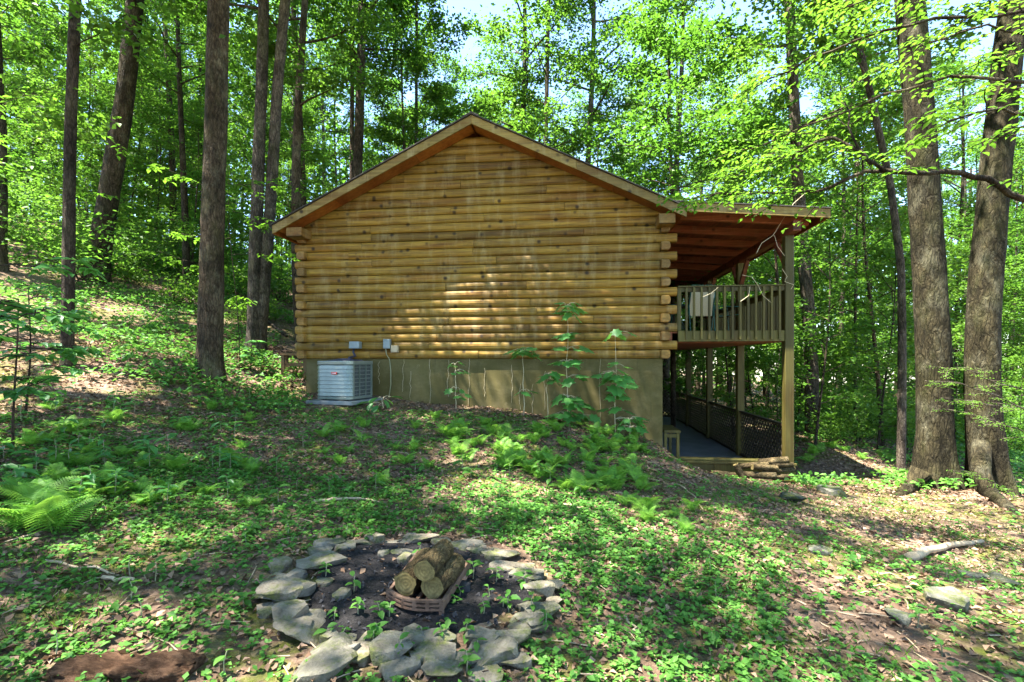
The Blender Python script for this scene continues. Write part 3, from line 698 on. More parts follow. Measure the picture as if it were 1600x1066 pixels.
for k, (px, py, wpx, hpx, lift) in enumerate(stones):
    p = G(px, py); wx = wpx / F * p.y; wy = max(.10, min(wx * .95, hpx / F * p.y * 1.9)); th = .05 + .05 * random.Random(k).random() if wx < .3 else .085
    o = rock('stone', 100 + k, wx * 1.24, wy * 1.2, th, M['stone'], pit, 14, .012)
    rr = random.Random(k + 7)
    o.location = (p.x - PIT.x, p.y - PIT.y, p.z - PIT.z - .025 + lift); o.rotation_euler = (rr.uniform(-.10, .12), rr.uniform(-.10, .10), rr.uniform(-.35, .35))
V = [(0, 0, .025)]; nr, na = 10, 40; Fc = []
for r_ in range(1, nr + 1):
    for a_ in range(na):
        a = 2 * math.pi * a_ / na; R = .78 * r_ / nr * (1 + .12 * math.sin(3 * a + 1) * (r_ / nr)); x, y = R * math.cos(a), R * math.sin(a) * .92
        V.append((x, y, hz(PIT.x + x, PIT.y + y) - PIT.z + (.022 if r_ < nr else -.02) + .012 * mnoise.noise((x * 9, y * 9, 3))))
Fc += [(0, 1 + a_, 1 + (a_ + 1) % na) for a_ in range(na)]
for r_ in range(nr - 1):
    for a_ in range(na): Fc.append((1 + r_ * na + a_, 1 + (r_ + 1) * na + a_, 1 + (r_ + 1) * na + (a_ + 1) % na, 1 + r_ * na + (a_ + 1) % na))
mk('ash_bed', V, Fc, M['ash'], pit, True)
V = []; Fc = []; rr = random.Random(5)                 # crumbs of charcoal and clinker
for k in range(420):
    a = rr.uniform(0, 6.28); R = .78 * math.sqrt(rr.random()); x, y = R * math.cos(a), R * math.sin(a) * .9; z = hz(PIT.x + x, PIT.y + y) - PIT.z + .024; s_ = rr.uniform(.006, .022)
    b0 = len(V)
    for q in range(6):
        V.append((x + rr.uniform(-s_, s_), y + rr.uniform(-s_, s_), z + rr.uniform(-.2, 1) * s_))
    Fc += [tuple(b0 + j for j in f) for f in ((0, 1, 2), (0, 2, 3), (3, 4, 5), (0, 3, 5), (1, 4, 2), (1, 5, 4))]
tag(mk('charcoal_crumbs', V, Fc, M['char'], pit), kind='stuff')
# rusty grate with three logs
gz = PIT.z + .005
def at_z(px, py, z): Y = (EYE - z) / (py - HY) * F; return Vector(((px - CX) / F * Y, Y, z))
A, B, Cc, D_ = at_z(607, 930, gz + .05), at_z(690, 948, gz + .05), at_z(734, 882, gz + .05), at_z(655, 868, gz + .05)
gr = empty('fire_grate', (A + B + Cc + D_) / 4 * 1.0); gr.location.z = PIT.z + .02; tag(gr, 'rusty cast iron fire grate holding logs inside the stone ring', 'grate')
o0 = gr.location.copy(); L_ = lambda p: p - o0
def arc(p, q, bulge, n=9, dz=0):
    mid = (p + q) / 2; out = (q - p).cross(Vector((0, 0, 1))).normalized() * bulge
    return [L_(p.lerp(q, k / (n - 1)) + out * math.sin(math.pi * k / (n - 1)) + Vector((0, 0, dz))) for k in range(n)]
for dz in (.035, .01, -.015):
    pts = arc(A, B, .06, 11, dz); mb = MB()
    for a, b_ in zip(pts[:-1], pts[1:]): mb.beam(a, b_, .022, .013)
    mb.build('front_rim', M['rust'], gr)
pts = arc(A, B, .06, 11, 0)
for k in range(0, 11, 2): MB().box(pts[k].x - .012, pts[k].x + .012, pts[k].y - .012, pts[k].y + .010, pts[k].z - .02, pts[k].z + .036).build('web', M['rust'], gr)
for p, q in ((B, Cc), (A, D_)): MB().beam(L_(p), L_(q + Vector((0, 0, .02))), .02, .05).build('side_rail', M['rust'], gr)
MB().beam(L_(D_), L_(Cc), .02, .04).build('back_rail', M['rust'], gr)
for k in range(1, 6): MB().beam(L_(A.lerp(B, k / 6)) - Vector((0, .03, .015)), L_(D_.lerp(Cc, k / 6)) - Vector((0, 0, .015)), .022, .018).build('bar', M['rust'], gr)
for p in (A, B, Cc, D_): MB().box(L_(p).x - .0145, L_(p).x + .0145, L_(p).y - .0155, L_(p).y + .0135, -.05, .013).build('leg', M['rust'], gr)
zl = gz + .125
for (px, py, z, qx, qy, r_, lab) in ((634, 912, zl, 668, 872, .074, 'left log of the three on the rusty grate, with a pale cut end'), (677, 919, zl, 712, 880, .073, 'right log of the three on the rusty grate, with deeply furrowed bark'), (663, 893, zl + .115, 693, 858, .066, 'topmost log of the three on the rusty grate')):
    e = wood_piece('firewood_log', at_z(px, py, z), at_z(qx, qy, z), r_, px, M['firewood']); tag(e, lab, 'log', 'logs on the fire grate')
p = G(722, 930); o = rock('charred_lump', 77, .13, .08, .05, M['char']); o.location = p + Vector((0, 0, .02)); tag(o, 'black charred lump of wood on the ash beside the grate', 'charcoal')

# ------------------------------------------------------------------ loose rocks, sticks and the rotten log
rocks = [(1281, 864, 40, 'flat grey green rock in the mossy ground right of the pit'), (1478, 944, 74, 'largest mossy grey rock slab in the right foreground'), (1560, 912, 56, 'flat dark grey rock near the right edge of the yard'),
         (1238, 783, 42, 'flat tan rock on the ground below the firewood pile'), (1520, 905, 46, 'mossy green rock between the two grey slabs at right'), (1366, 940, 22, 'small pale grey stone on the leaf litter at right'), (1405, 968, 50, 'low dark grey stone half sunk in moss at right'),
         (1300, 772, 50, 'low green grey stone at the foot of the big tree'), (1102, 942, 16, 'small yellowish round stone in the green ground cover')]
for k, (px, py, wp, lab) in enumerate(rocks):
    p = G(px, py); wx = wp / F * p.y; o = rock('rock', 300 + k, wx, wx * .75, min(.14, wx * .3), M['rock'] if k != 8 else M['drywood'], None, 14, .012)
    o.location = p - Vector((0, 0, .02)); o.rotation_euler = (.05, -.06, k * .7); tag(o, lab, 'rock', 'rocks lying about the yard')
def stick(name, pts, r0, r1, mat, label, cat='stick', group=None, kink=.02):
    rr = random.Random(len(pts) * 31 + int(pts[0][0])); P = [G(*q) + Vector((0, 0, r0 * .8)) for q in pts]; o0 = P[0].copy()
    Q = []
    for a, b_ in zip(P[:-1], P[1:]):
        for k in range(3): Q.append(a.lerp(b_, k / 3) - o0 + Vector((rr.uniform(-kink, kink), rr.uniform(-kink, kink), rr.uniform(0, kink))))
    Q.append(P[-1] - o0); n = len(Q)
    mb = MB().tube(Q, [r0 + (r1 - r0) * k / (n - 1) for k in range(n)], 7)
    o = mb.build(name, mat, None, True); o.location = o0; tag(o, label, cat, group); return o
stick('fallen_branch', [(1424, 878), (1450, 868), (1482, 858), (1535, 851)], .045, .022, M['drywood'], 'crooked pale dead branch lying on the sunlit leaf litter at right', 'branch')
stick('fallen_branch', [(488, 788), (520, 785), (560, 783), (592, 788)], .018, .010, M['drywood'], 'thin pale stick on the slope below the air conditioner', 'stick')
stick('fallen_branch', [(880, 790), (920, 800), (960, 815)], .012, .006, M['drywood'], 'short thin stick on bare soil below the ferns', 'stick')
stick('fallen_branch', [(1060, 760), (1085, 778), (1100, 800)], .010, .005, M['drywood'], 'thin curved twig on the bare soil in front of the porch', 'stick')
stick('fallen_branch', [(70, 884), (130, 890), (190, 905)], .010, .006, M['drywood'], 'straight thin stick in the green cover at the far left foreground', 'stick')
stick('fallen_branch', [(155, 912), (185, 914), (212, 915)], .013, .009, M['drywood'], 'short grey stick in the green cover left of the pit', 'stick')
stick('fallen_branch', [(975, 968), (990, 985), (1000, 1000)], .008, .004, M['drywood'], 'short pale twig in the green cover right of the pit', 'stick')
stick('fallen_branch', [(1345, 880), (1390, 893), (1440, 899)], .010, .006, M['bark_dark'], 'long dark stick lying in the moss at right', 'stick')
stick('fallen_log', [(232, 404), (255, 418), (290, 440)], .10, .08, M['bark_grey'], 'fallen grey log lying down the left hillside between trees', 'log')
stick('fallen_log', [(260, 425), (300, 440), (330, 452)], .07, .05, M['bark_grey'], 'thinner fallen log across the left hillside behind the big trunk', 'log')
stick('fallen_log', [(392, 502), (420, 508), (448, 528)], .06, .05, M['bark_grey'], 'short fallen log on the litter behind the twin trunk tree', 'log')
p0, p1 = G(95, 1058), G(306, 1050)
n_, rn = 28, 60; V = []; d = (p1 - p0); rr = random.Random(3)
for i_ in range(rn):
    f = i_ / (rn - 1); c_ = d * f + Vector((0, 0, .005))
    for k in range(n_):
        a = 2 * math.pi * k / n_; ca, sa = math.cos(a), math.sin(a)
        q = .072 * (1 + .5 * mnoise.noise((f * 5, ca * 1.5, sa * 1.5)) + .30 * mnoise.noise((f * 7, ca * 5, sa * 5)) + .30 * mnoise.noise((f * 22, ca * 11, sa * 11)) + .2 * mnoise.noise((f * 9, ca * 16, sa * 16)))
        jag = .05 * mnoise.noise((ca * 4, sa * 4, 2)) * (f > .9)
        V.append(c_ + Vector((jag, q * ca * 1.25, q * sa * .8 * (1 if f < .93 else .8))))
Fc = [(i_ * n_ + k, (i_ + 1) * n_ + k, (i_ + 1) * n_ + (k + 1) % n_, i_ * n_ + (k + 1) % n_) for i_ in range(rn - 1) for k in range(n_)] + [tuple(range(n_)), tuple(range((rn - 1) * n_, rn * n_))[::-1]]
o = mk('rotten_log', V, Fc, M['rotten'], None, True); o.location = p0; tag(o, 'crumbling reddish brown rotten log at the bottom left corner', 'log')

# ------------------------------------------------------------------ foliage tools
nr_ = np.random.default_rng(12)
def unit(v): return v / np.maximum(np.linalg.norm(v, axis=-1, keepdims=True), 1e-9)
def leaf_geo(pos, d, nrm, size, wid=.55, fold=.12, kind='rhomb'):
    """arrays of leaves -> vertices, triangles"""
    d = unit(d); side = unit(np.cross(nrm, d)); up = np.cross(d, side); s = size[:, None]; n = len(pos)
    if kind == 'rhomb':
        prof = [(0, 0, 0), (.42, .5, fold), (1, 0, -.10), (.42, -.5, fold)]; tri = [(0, 1, 2), (0, 2, 3)]
    elif kind == 'oval':
        prof = [(0, 0, 0), (.22, .36, fold * .8), (.55, .48, fold), (.85, .24, fold * .2), (1.05, 0, -.12), (.85, -.24, fold * .2), (.55, -.48, fold), (.22, -.36, fold * .8), (.5, 0, 0)]
        tri = [(8, 0, 7), (8, 1, 0), (8, 2, 1), (8, 3, 2), (8, 4, 3), (8, 5, 4), (8, 6, 5), (8, 7, 6)]
    elif kind == 'maple':
        out = [(0, 0), (-.08, .22), (.16, .30), (.20, .55), (.45, .36), (.66, .50), (.68, .22), (1.0, 0)]
        ring_ = out + [(a, -b) for a, b in out[-2:0:-1]]
        prof = [(a, b * 1.75, -.12 * (abs(b) + a * .4)) for a, b in ring_] + [(.35, 0, .02)]; k = len(ring_); tri = [(k, (j + 1) % k, j) for j in range(k)]
    m = len(prof); V = np.empty((n, m, 3))
    for j, (a, b, c) in enumerate(prof): V[:, j] = pos + d * (a * s) + side * (b * wid * s) + up * (c * s)
    T = np.array(tri)[None] + (np.arange(n) * m)[:, None, None]
    return V.reshape(-1, 3), T.reshape(-1, 3)
def rand_dir(n, flat=.35): 
    v = nr_.normal(size=(n, 3)); v[:, 2] *= flat; return unit(v)
def up_normals(n, tilt=.5):
    v = nr_.normal(size=(n, 3)) * tilt; v[:, 2] += 1; return unit(v)

def tube_np(mb, pts, r0, r1, n=5):
    k = len(pts); mb.tube(pts, [r0 + (r1 - r0) * i / (k - 1) for i in range(k)], n, False)
def limb_path(p, az_, rise, L, rr, k=5, droop=.0):
    out = [Vector(p)]; d = Vector((math.cos(az_) * math.cos(rise), math.sin(az_) * math.cos(rise), math.sin(rise)))
    for i in range(k):
        d = (d + Vector((rr.uniform(-.16, .16), rr.uniform(-.16, .16), rr.uniform(-.1, .14) - droop))).normalized()
        out.append(out[-1] + d * L / k)
    return out
def make_crown(seed, H, crown_lo, nlimb, Lmax, twigs, leaves, lsize, trunk_r, trunk_path, spread=.28, flat=.35, tilt=.55, lower=0, kind='rhomb', wid=.6):
    """limbs (added to a woody mesh) and leaves for a tree standing at the origin"""
    rr = random.Random(seed); wood = MB(); centres = []
    def tp(z):
        for a, b_ in zip(trunk_path[:-1], trunk_path[1:]):
            if a.z <= z <= b_.z: return a.lerp(b_, (z - a.z) / max(1e-6, b_.z - a.z))
        return trunk_path[-1].copy()
    g = rr.uniform(0, 6)
    for i in range(nlimb + lower):
        low_ = i >= nlimb
        f = rr.random() if low_ else (i + rr.random()) / nlimb
        z = (.15 + .85 * f) * crown_lo if low_ else crown_lo + (H - crown_lo) * f * .97
        g += 2.4 + rr.uniform(-.5, .5)
        env = .45 if low_ else math.sin(math.pi * (.22 + .70 * f)) ** .8
        L = Lmax * env * rr.uniform(.65, 1.15); rise = rr.uniform(-.05, .35) if low_ else .15 + .65 * f + rr.uniform(-.15, .2)
        P = limb_path(tp(z), g, rise, L, rr); r0 = max(.012, trunk_r * .30 * env * (1 - .5 * f)); tube_np(wood, P, r0, .006, 5)
        nt_ = max(2, int(twigs * (.5 if low_ else 1)))
        for q in range(nt_):
            t_ = .3 + .7 * (q + rr.random()) / nt_; j = min(len(P) - 2, int(t_ * (len(P) - 1))); b0 = P[j].lerp(P[j + 1], t_ * (len(P) - 1) - j)
            T = limb_path(b0, g + rr.choice((-1, 1)) * rr.uniform(.4, 1.3), rise * .5 + rr.uniform(-.25, .3), L * rr.uniform(.22, .42), rr, 3, .03)
            tube_np(wood, T, max(.006, r0 * .35), .003, 3); centres += [(T[1], .6), (T[2], 1), (T[3], 1.1)]
    cs = np.array([tuple(c[0]) for c in centres]); wt = np.array([c[1] for c in centres]); wt /= wt.sum()
    idx = nr_.choice(len(cs), leaves, p=wt); sg = Lmax * spread * .35
    off = nr_.normal(size=(leaves, 3)) * np.array([sg, sg, sg * .45]); off *= nr_.random((leaves, 1)) ** .4
    pos = cs[idx] + off; pos = pos[pos[:, 2] > .15]; n = len(pos)
    V, T = leaf_geo(pos, rand_dir(n, flat), up_normals(n, tilt), lsize * nr_.uniform(.65, 1.25, n), wid, .12, kind)
    return wood, V, T
def trunk_path(seed, H, lean=(0, 0), wob=.06, k=12):
    rr = random.Random(seed); a, b_ = rr.uniform(0, 6), rr.uniform(0, 6); P = []
    for i in range(k + 1):
        f = i / k; z = H * f
        P.append(Vector((lean[0] * z + wob * H * .12 * math.sin(a + f * 5) - wob * H * .12 * math.sin(a), lean[1] * z + wob * H * .12 * (math.sin(b_ + f * 4.2) - math.sin(b_)), z)))
    return P
def trunk_mesh(path, r0, r1, seed, n=12, flare=.6, roots=4, rings=None, bark=.05, sink=.4):
    """tapered trunk with a flared foot and furrowed surface"""
    rr = random.Random(seed); mb = MB(); H = path[-1].z - path[0].z; ph = rr.uniform(0, 6)
    rings = rings or max(12, int(H * 2)); fs = [(i / (rings - 1)) ** 1.5 for i in range(rings)]
    P = []
    for f in fs:
        x = f * (len(path) - 1); j = min(len(path) - 2, int(x)); P.append(path[j].lerp(path[j + 1], x - j))
    P = [P[0] - Vector((0, 0, sink))] + P; fs = [0] + fs
    for i, p in enumerate(P):
        z = fs[i] * H; r = r0 + (r1 - r0) * fs[i] ** .8; fl = flare * math.exp(-z / (r0 * 1.6))
        for k in range(n):
            a = 2 * math.pi * k / n
            q = r * (1 + fl * (.55 + .45 * math.cos(roots * a + ph)) + bark * 2 * mnoise.noise((math.cos(a) * 2.2 + seed, math.sin(a) * 2.2, z * .9)) + (bark * mnoise.noise((math.cos(a) * 9, math.sin(a) * 9 + seed, z * 2.5))))
            mb.V.append(p + Vector((math.cos(a) * q, math.sin(a) * q, 0)))
    for i in range(len(P) - 1):
        for k in range(n): mb.F.append((i * n + k, i * n + (k + 1) % n, (i + 1) * n + (k + 1) % n, (i + 1) * n + k))
    return mb

def leaf_obj(name, V, T, mat, parent=None): return mk(name, V, T, mat, parent)

# ------------------------------------------------------------------ the large trees one can tell apart
def big_tree(label, px_path, Y, w0, w1, Htop, bark, crown=None, seed=1, flare=.5, dy=0.0, n=22, roots=5, group=None, leaf='leaf', bk=.05):
    """px_path: pixels of the trunk axis from foot to top of frame, at distance Y"""
    P = [W(x, y, Y + dy * i) for i, (x, y) in enumerate(px_path)]; base = P[0].copy(); base.z = hz(base.x, base.y)
    P[0] = base.copy(); d = (P[-1] - P[-2]).normalized()
    while P[-1].z - base.z < Htop: P.append(P[-1] + d * 1.5)
    path = [p - base for p in P]
    e = empty('forest_tree', base); tag(e, label, 'tree', group)
    # even spacing along z
    zs = np.linspace(0, path[-1].z, 26); xs = np.interp(zs, [p.z for p in path], [p.x for p in path]); ys = np.interp(zs, [p.z for p in path], [p.y for p in path])
    path = [Vector((a, b_, c_)) for a, b_, c_ in zip(xs, ys, zs)]
    oa = .96 / math.sqrt(1 + (base.x / Y) ** 2); w0, w1 = w0 * oa, w1 * oa
    tm = trunk_mesh(path, w0 / F * Y / 2, w1 / F * Y / 2 * .8, seed, n, flare, roots, 60, bk)
    if crown:
        wood, V, T = make_crown(seed, path[-1].z, crown['lo'], crown['limbs'], crown['L'], crown['twigs'], crown['leaves'], crown['size'], w0 / F * Y / 2, path, lower=crown.get('lower', 0), spread=crown.get('spread', .3))
        nb = len(tm.V); tm.V += wood.V; tm.F += [tuple(i + nb for i in f) for f in wood.F]; leaf_obj('crown', V, T, M[leaf], e)
    tm.build('trunk', bark, e, True); return e
def CR(lo, limbs=16, L=4.0, twigs=6, leaves=9000, size=.15, lower=0, spread=.3): return dict(lo=lo, limbs=limbs, L=L, twigs=twigs, leaves=leaves, size=size, lower=lower, spread=spread)
big_tree('slim dark straight trunk at far left with a sunlit left edge', [(105, 570), (107, 400), (110, 200), (118, 0)], 8.0, 24, 21, 15, M['bark_dark'], CR(6.5, 14, 3.6, 6, 9000, .14, 2), 11, .25)
big_tree('thick grey trunk leaning right on the left hillside', [(150, 440), (158, 370), (178, 260), (196, 150), (205, 60)], 15, 42, 28, 17, M['bark'], CR(8, 14, 4, 6, 8000, .17), 12, .35)
big_tree('tall thick straight trunk left of the cabin', [(328, 578), (331, 400), (337, 200), (342, 0)], 9.3, 44, 34, 17, M['bark'], CR(8.6, 20, 5.8, 7, 26000, .14, 0, .32), 13, .35)
big_tree('left stem of the twin trunk tree beside the cabin corner', [(396, 560), (398, 430), (404, 250), (410, 100), (412, 0)], 13, 24, 18, 17, M['bark_grey'], CR(8.5, 10, 3.2, 5, 5000, .16), 14, .4)
big_tree('right stem of the twin trunk tree, curving up beside the cabin corner', [(405, 560), (414, 430), (424, 300), (434, 130), (446, 0)], 13.1, 22, 17, 17, M['bark_grey'], CR(8.5, 10, 3.2, 5, 5000, .16), 15, .4)
big_tree('brown trunk rising behind the left roof slope', [(556, 600), (558, 280), (564, 120), (566, 0)], 19, 20, 13, 18, M['bark'], CR(10, 12, 4, 6, 7000, .18), 16, .3)
big_tree('slim trunk close beside the brown trunk behind the left roof slope', [(549, 600), (550, 200), (551, 0)], 21, 9, 7, 18, M['bark_dark'], CR(9, 12, 3.2, 5, 5000, .18), 17, .3)
big_tree('thin dark trunk above the left roof slope', [(652, 600), (650, 250), (651, 60)], 22, 7, 5, 15, M['bark_dark'], CR(8, 14, 3, 6, 8000, .18, 3), 18, .3)
big_tree('straight slim trunk behind the right roof slope below the ridge', [(853, 600), (853, 220), (857, 0)], 20, 9, 7, 18, M['bark'], CR(7.5, 16, 4, 6, 9000, .18, 2), 19, .3)
big_tree('forked leafy tree above the porch roof joint', [(1052, 600), (1050, 310), (1045, 180), (1046, 60)], 17, 9, 6, 13, M['bark_dark'], CR(6.0, 18, 3.6, 6, 10000, .17, 2), 20, .3)
big_tree('reddish grey trunk just right of the porch posts', [(1270, 680), (1266, 520), (1254, 380), (1245, 260), (1240, 150)], 14, 25, 19, 17, M['bark_grey'], CR(8, 14, 4, 6, 9000, .16), 21, .25)
big_tree('thin knobbly sunlit trunk left of the big twin trees', [(1408, 740), (1410, 560), (1408, 420), (1392, 290), (1365, 170), (1335, 40)], 10.8, 16, 13, 13, M['bark_grey'], CR(8, 12, 3.2, 6, 7000, .14), 22, .3)
T11 = big_tree('big furrowed trunk, left one of the pair at right', [(1462, 755), (1460, 600), (1450, 400), (1438, 200), (1425, 40)], 8.5, 66, 45, 18, M['bark_big'], CR(9.5, 16, 4.5, 6, 11000, .14), 23, .6, 0, 30, 5)
T12 = big_tree('big furrowed trunk leaning right, right one of the pair', [(1548, 768), (1535, 640), (1536, 480), (1556, 260), (1578, 60)], 8.3, 66, 48, 18, M['bark_big'], CR(9.5, 16, 4.5, 6, 11000, .14), 24, .6, 0, 30, 4)
# surface root of the right trunk, running towards the viewer
rp = [W(1534, 690, 8.25), W(1532, 738, 7.95), G(1545, 775) + Vector((0, 0, .05)), G(1575, 795) + Vector((0, 0, .01)), G(1600, 812) - Vector((0, 0, .06))]
mb = MB().tube([p - T12.location for p in rp], [.13, .13, .12, .085, .04], 10); mb.build('root', M['bark_big'], T12, True)
rp = [W(1440, 735, 8.3), G(1425, 765) + Vector((0, 0, .04)), G(1395, 778) - Vector((0, 0, .03))]
MB().tube([p - T11.location for p in rp], [.16, .12, .05], 10).build('root', M['bark_big'], T11, True)

# shade trees standing just outside the picture; their crowns dapple the yard
for k, (x, y, H, lo, L, lv) in enumerate([(-5.4, 4.3, 18, 8.2, 5.6, 16000), (-7.5, 1.0, 17, 7.5, 4.6, 7500), (-4.5, -3.5, 18, 8, 4.8, 7000), (1.5, -4.5, 18, 8, 4.6, 5000), (-10.5, 5.5, 16, 7, 4.2, 8000), (-9.5, -4.0, 18, 8, 4.6, 7000), (-2.0, -9, 18, 8, 4.6, 6000), (7.4, 1.2, 17, 7.5, 4.2, 10000), (-1.0, -1.6, 18, 8.5, 5.4, 8000)]):
    base = Vector((x, y, hz(x, y))); path = trunk_path(60 + k, H, (.01 * (k - 3), .01)); e = empty('forest_tree', base)
    tag(e, 'tall broadleaf tree standing outside the view, shading the yard', 'tree', 'shade trees round the yard')
    wood, V, T = make_crown(60 + k, H, lo, 18, L, 7, lv, .15, .22, path, spread=.21)
    tm = trunk_mesh(path, .24, .07, 60 + k, 12); nb = len(tm.V); tm.V += wood.V; tm.F += [tuple(i + nb for i in f) for f in wood.F]; tm.build('trunk', M['bark'], e, True); leaf_obj('crown', V, T, M['leaf'], e)

# ------------------------------------------------------------------ forest: variants built once, then copied tree by tree
def variant(seed, H, r, lo, nl, L, tw, lv, ls, lower, bark, leaf, lean=(0, 0), spread=.3, tilt=.6, wob=.1, n=8):
    path = trunk_path(seed, H, lean, wob); wood, V, T = make_crown(seed, H, lo, nl, L, tw, lv, ls, r, path, lower=lower, spread=spread, tilt=tilt)
    tm = trunk_mesh(path, r, r * .22, seed, n, .35, 4, 18); 
    for f in wood.F: tm.F.append(tuple(i + len(tm.V) for i in f))
    tm.V += wood.V
    a = tm.build('trunk', bark, None, True); b_ = leaf_obj('crown', V, T, leaf); ms = (a.data, b_.data)
    bpy.data.objects.remove(a); bpy.data.objects.remove(b_); return ms
TALL = [variant(200 + k, H, r, lo, nl, L, 6, lv, ls, lw, M[bk], M['leaf'], (lx, 0), .30) for k, (H, r, lo, nl, L, lv, ls, lw, bk, lx) in enumerate([
    (20, .17, 7, 19, 4.0, 15000, .145, 5, 'bark', .01), (22, .20, 8.5, 19, 4.2, 16000, .15, 4, 'bark_grey', -.015), (18, .12, 5.5, 18, 3.2, 13000, .14, 6, 'bark_dark', .03), (19, .14, 6, 18, 3.4, 13000, .145, 6, 'bark', -.03), (17, .10, 5, 18, 3.0, 12000, .14, 6, 'bark_grey', .0)])]
SAPL = [variant(220 + k, H, r, lo, nl, L, 5, lv, ls, lw, M[bk], M['leaf'], (lx, 0), .34, .5) for k, (H, r, lo, nl, L, lv, ls, lw, bk, lx) in enumerate([
    (7, .045, 1.6, 16, 1.9, 4000, .115, 3, 'bark_dark', .05), (5, .035, 1.0, 13, 1.5, 2800, .11, 2, 'bark_dark', -.06), (9, .06, 2.2, 18, 2.2, 5200, .12, 4, 'bark', .02), (3.4, .022, .6, 11, 1.2, 1800, .10, 2, 'bark_dark', .04)])]
def bush(seed, R, H, lv, ls, leaf):
    rr = random.Random(seed); mb = MB(); cs = []
    for k in range(9):
        P = limb_path((rr.uniform(-.08, .08), rr.uniform(-.08, .08), -.05), k * 2.4, rr.uniform(.5, 1.3), H * rr.uniform(.7, 1.2), rr, 4); tube_np(mb, P, .012, .004, 4); cs += [tuple(p) for p in P[2:]]
    cs = np.array(cs); idx = nr_.integers(0, len(cs), lv); pos = cs[idx] + nr_.normal(size=(lv, 3)) * np.array([R * .3, R * .3, H * .13]); pos = pos[pos[:, 2] > .03]; n = len(pos)
    V, T = leaf_geo(pos, rand_dir(n), up_normals(n, .5), ls * nr_.uniform(.6, 1.3, n), .6)
    a = mb.build('stems', M['bark_dark'], None, True); b_ = leaf_obj('foliage', V, T, leaf); ms = (a.data, b_.data); bpy.data.objects.remove(a); bpy.data.objects.remove(b_); return ms
BUSH = [bush(240, .9, 1.2, 900, .11, M['leaf']), bush(241, .7, .8, 600, .10, M['leaf']), bush(242, 1.1, 1.7, 1300, .12, M['leaf_dark'])]
def put(name, ms, x, y, rz, s, label, cat, group, parts=('trunk', 'crown'), tilt=0):
    e = empty(name, (x, y, hz(x, y)), rz); e.scale = (s, s, s); e.rotation_euler = (tilt, 0, rz); tag(e, label, cat, group)
    for nm, me in zip(parts, ms): inst(nm, me, e)
def proj(x, y): return CX + F * x / y
fr = random.Random(77)
def in_house(x, y, pad=.8):
    q = Vector((x, y, 0)) - HC; lx, ly = q.dot(HA), q.dot(HD); return -WL - pad < lx < PX + pad and -1.2 < ly < DEP + pad
LAND = [(-60, 'the left edge of the view'), (105, 'the slim dark trunk'), (170, 'the leaning grey trunk'), (335, 'the thick straight trunk'), (408, 'the twin trunk tree'), (460, 'the left cabin corner'), (556, 'the trunk behind the roof'), (651, 'the trunk above the roof'), (735, 'the roof ridge'),
        (855, 'the trunk behind the right roof'), (1048, 'the forked leafy tree'), (1150, 'the porch railing'), (1235, 'the porch corner post'), (1262, 'the reddish grey trunk'), (1405, 'the thin knobbly trunk'), (1460, 'the left big furrowed trunk'), (1545, 'the right big furrowed trunk'), (1660, 'the right edge of the view')]
def zone(x, y):
    p = proj(x, y); q = min(LAND, key=lambda l: abs(l[0] - p)); return ('left of ' if p < q[0] else 'right of ') + q[1]
placed = [(-7.3, 8), (-12.8, 15), (-5.8, 9.3), (-6.8, 13), (8.6, 14), (8.7, 10.8), (7.3, 8.5), (8.2, 8.3), (-6.1, 19), (1.1, 20), (5.6, 17), (6.9, 5.0)]
def scatter(n, ymin, ymax, dmin, test, fn, widen=1.13):
    got = 0; tries = 0
    while got < n and tries < n * 60:
        tries += 1; y = math.sqrt(fr.uniform(ymin ** 2, ymax ** 2)); x = fr.uniform(-widen, widen) * y
        if in_house(x, y) or not test(x, y): continue
        if any((x - a) ** 2 + (y - b_) ** 2 < dmin ** 2 for a, b_ in placed): continue
        placed.append((x, y)); got += 1; fn(x, y)
def tall_ok(x, y):
    p = proj(x, y)
    if 655 < p < 790 and y < 31: return False           # the open sky over the ridge
    if 920 < p < 1000 and y < 30: return False
    return not (p > 1240 and y < 12.5) and not (p < 470 and y < 12)
def put_tall(x, y):
    k = fr.randrange(5); d = 'distant' if y > 34 else 'mid-distance' if y > 23 else 'nearer'; col = ('brown', 'pale grey', 'slim dark', 'brown', 'thin pale grey')[k]
    put('forest_tree', TALL[k], x, y, fr.uniform(0, 6.28), fr.uniform(.85, 1.15), f'{d} forest tree, {col} trunk, just {zone(x, y)}', 'tree', 'tall forest trees')
scatter(88, 13, 46, 1.5, tall_ok, put_tall)
def sap_ok(x, y):
    p = proj(x, y); return not (y < 11 and 0 < p < 1600) and not (480 < p < 1040 and y < 22) and not (p < 480 and y < 17.5) and not (p > 1380 and y < 14)
def put_sap(x, y):
    k = fr.randrange(4); d = ('leggy', 'small', 'tall', 'low')[k]
    put('sapling_tree', SAPL[k], x, y, fr.uniform(0, 6.28), fr.uniform(.8, 1.25), f'{d} understory sapling, {"far" if y > 25 else "middle" if y > 17 else "near"}, just {zone(x, y)}', 'sapling', 'understory saplings')
scatter(125, 11, 34, .9, sap_ok, put_sap)
def bush_ok(x, y):
    p = proj(x, y); return (p < 470 and y > 14) or (p > 1240 and y > 12.5)
def put_bush(x, y):
    k = fr.randrange(3); d = ('leafy', 'low', 'dense dark')[k]
    put('woodland_shrub', BUSH[k], x, y, fr.uniform(0, 6.28), fr.uniform(.7, 1.3), f'{d} green forest shrub, {"far" if y > 23 else "middle" if y > 16 else "near"}, just {zone(x, y)}', 'shrub', 'forest floor shrubs', ('stems', 'foliage'))
scatter(110, 10, 32, .7, bush_ok, put_bush)

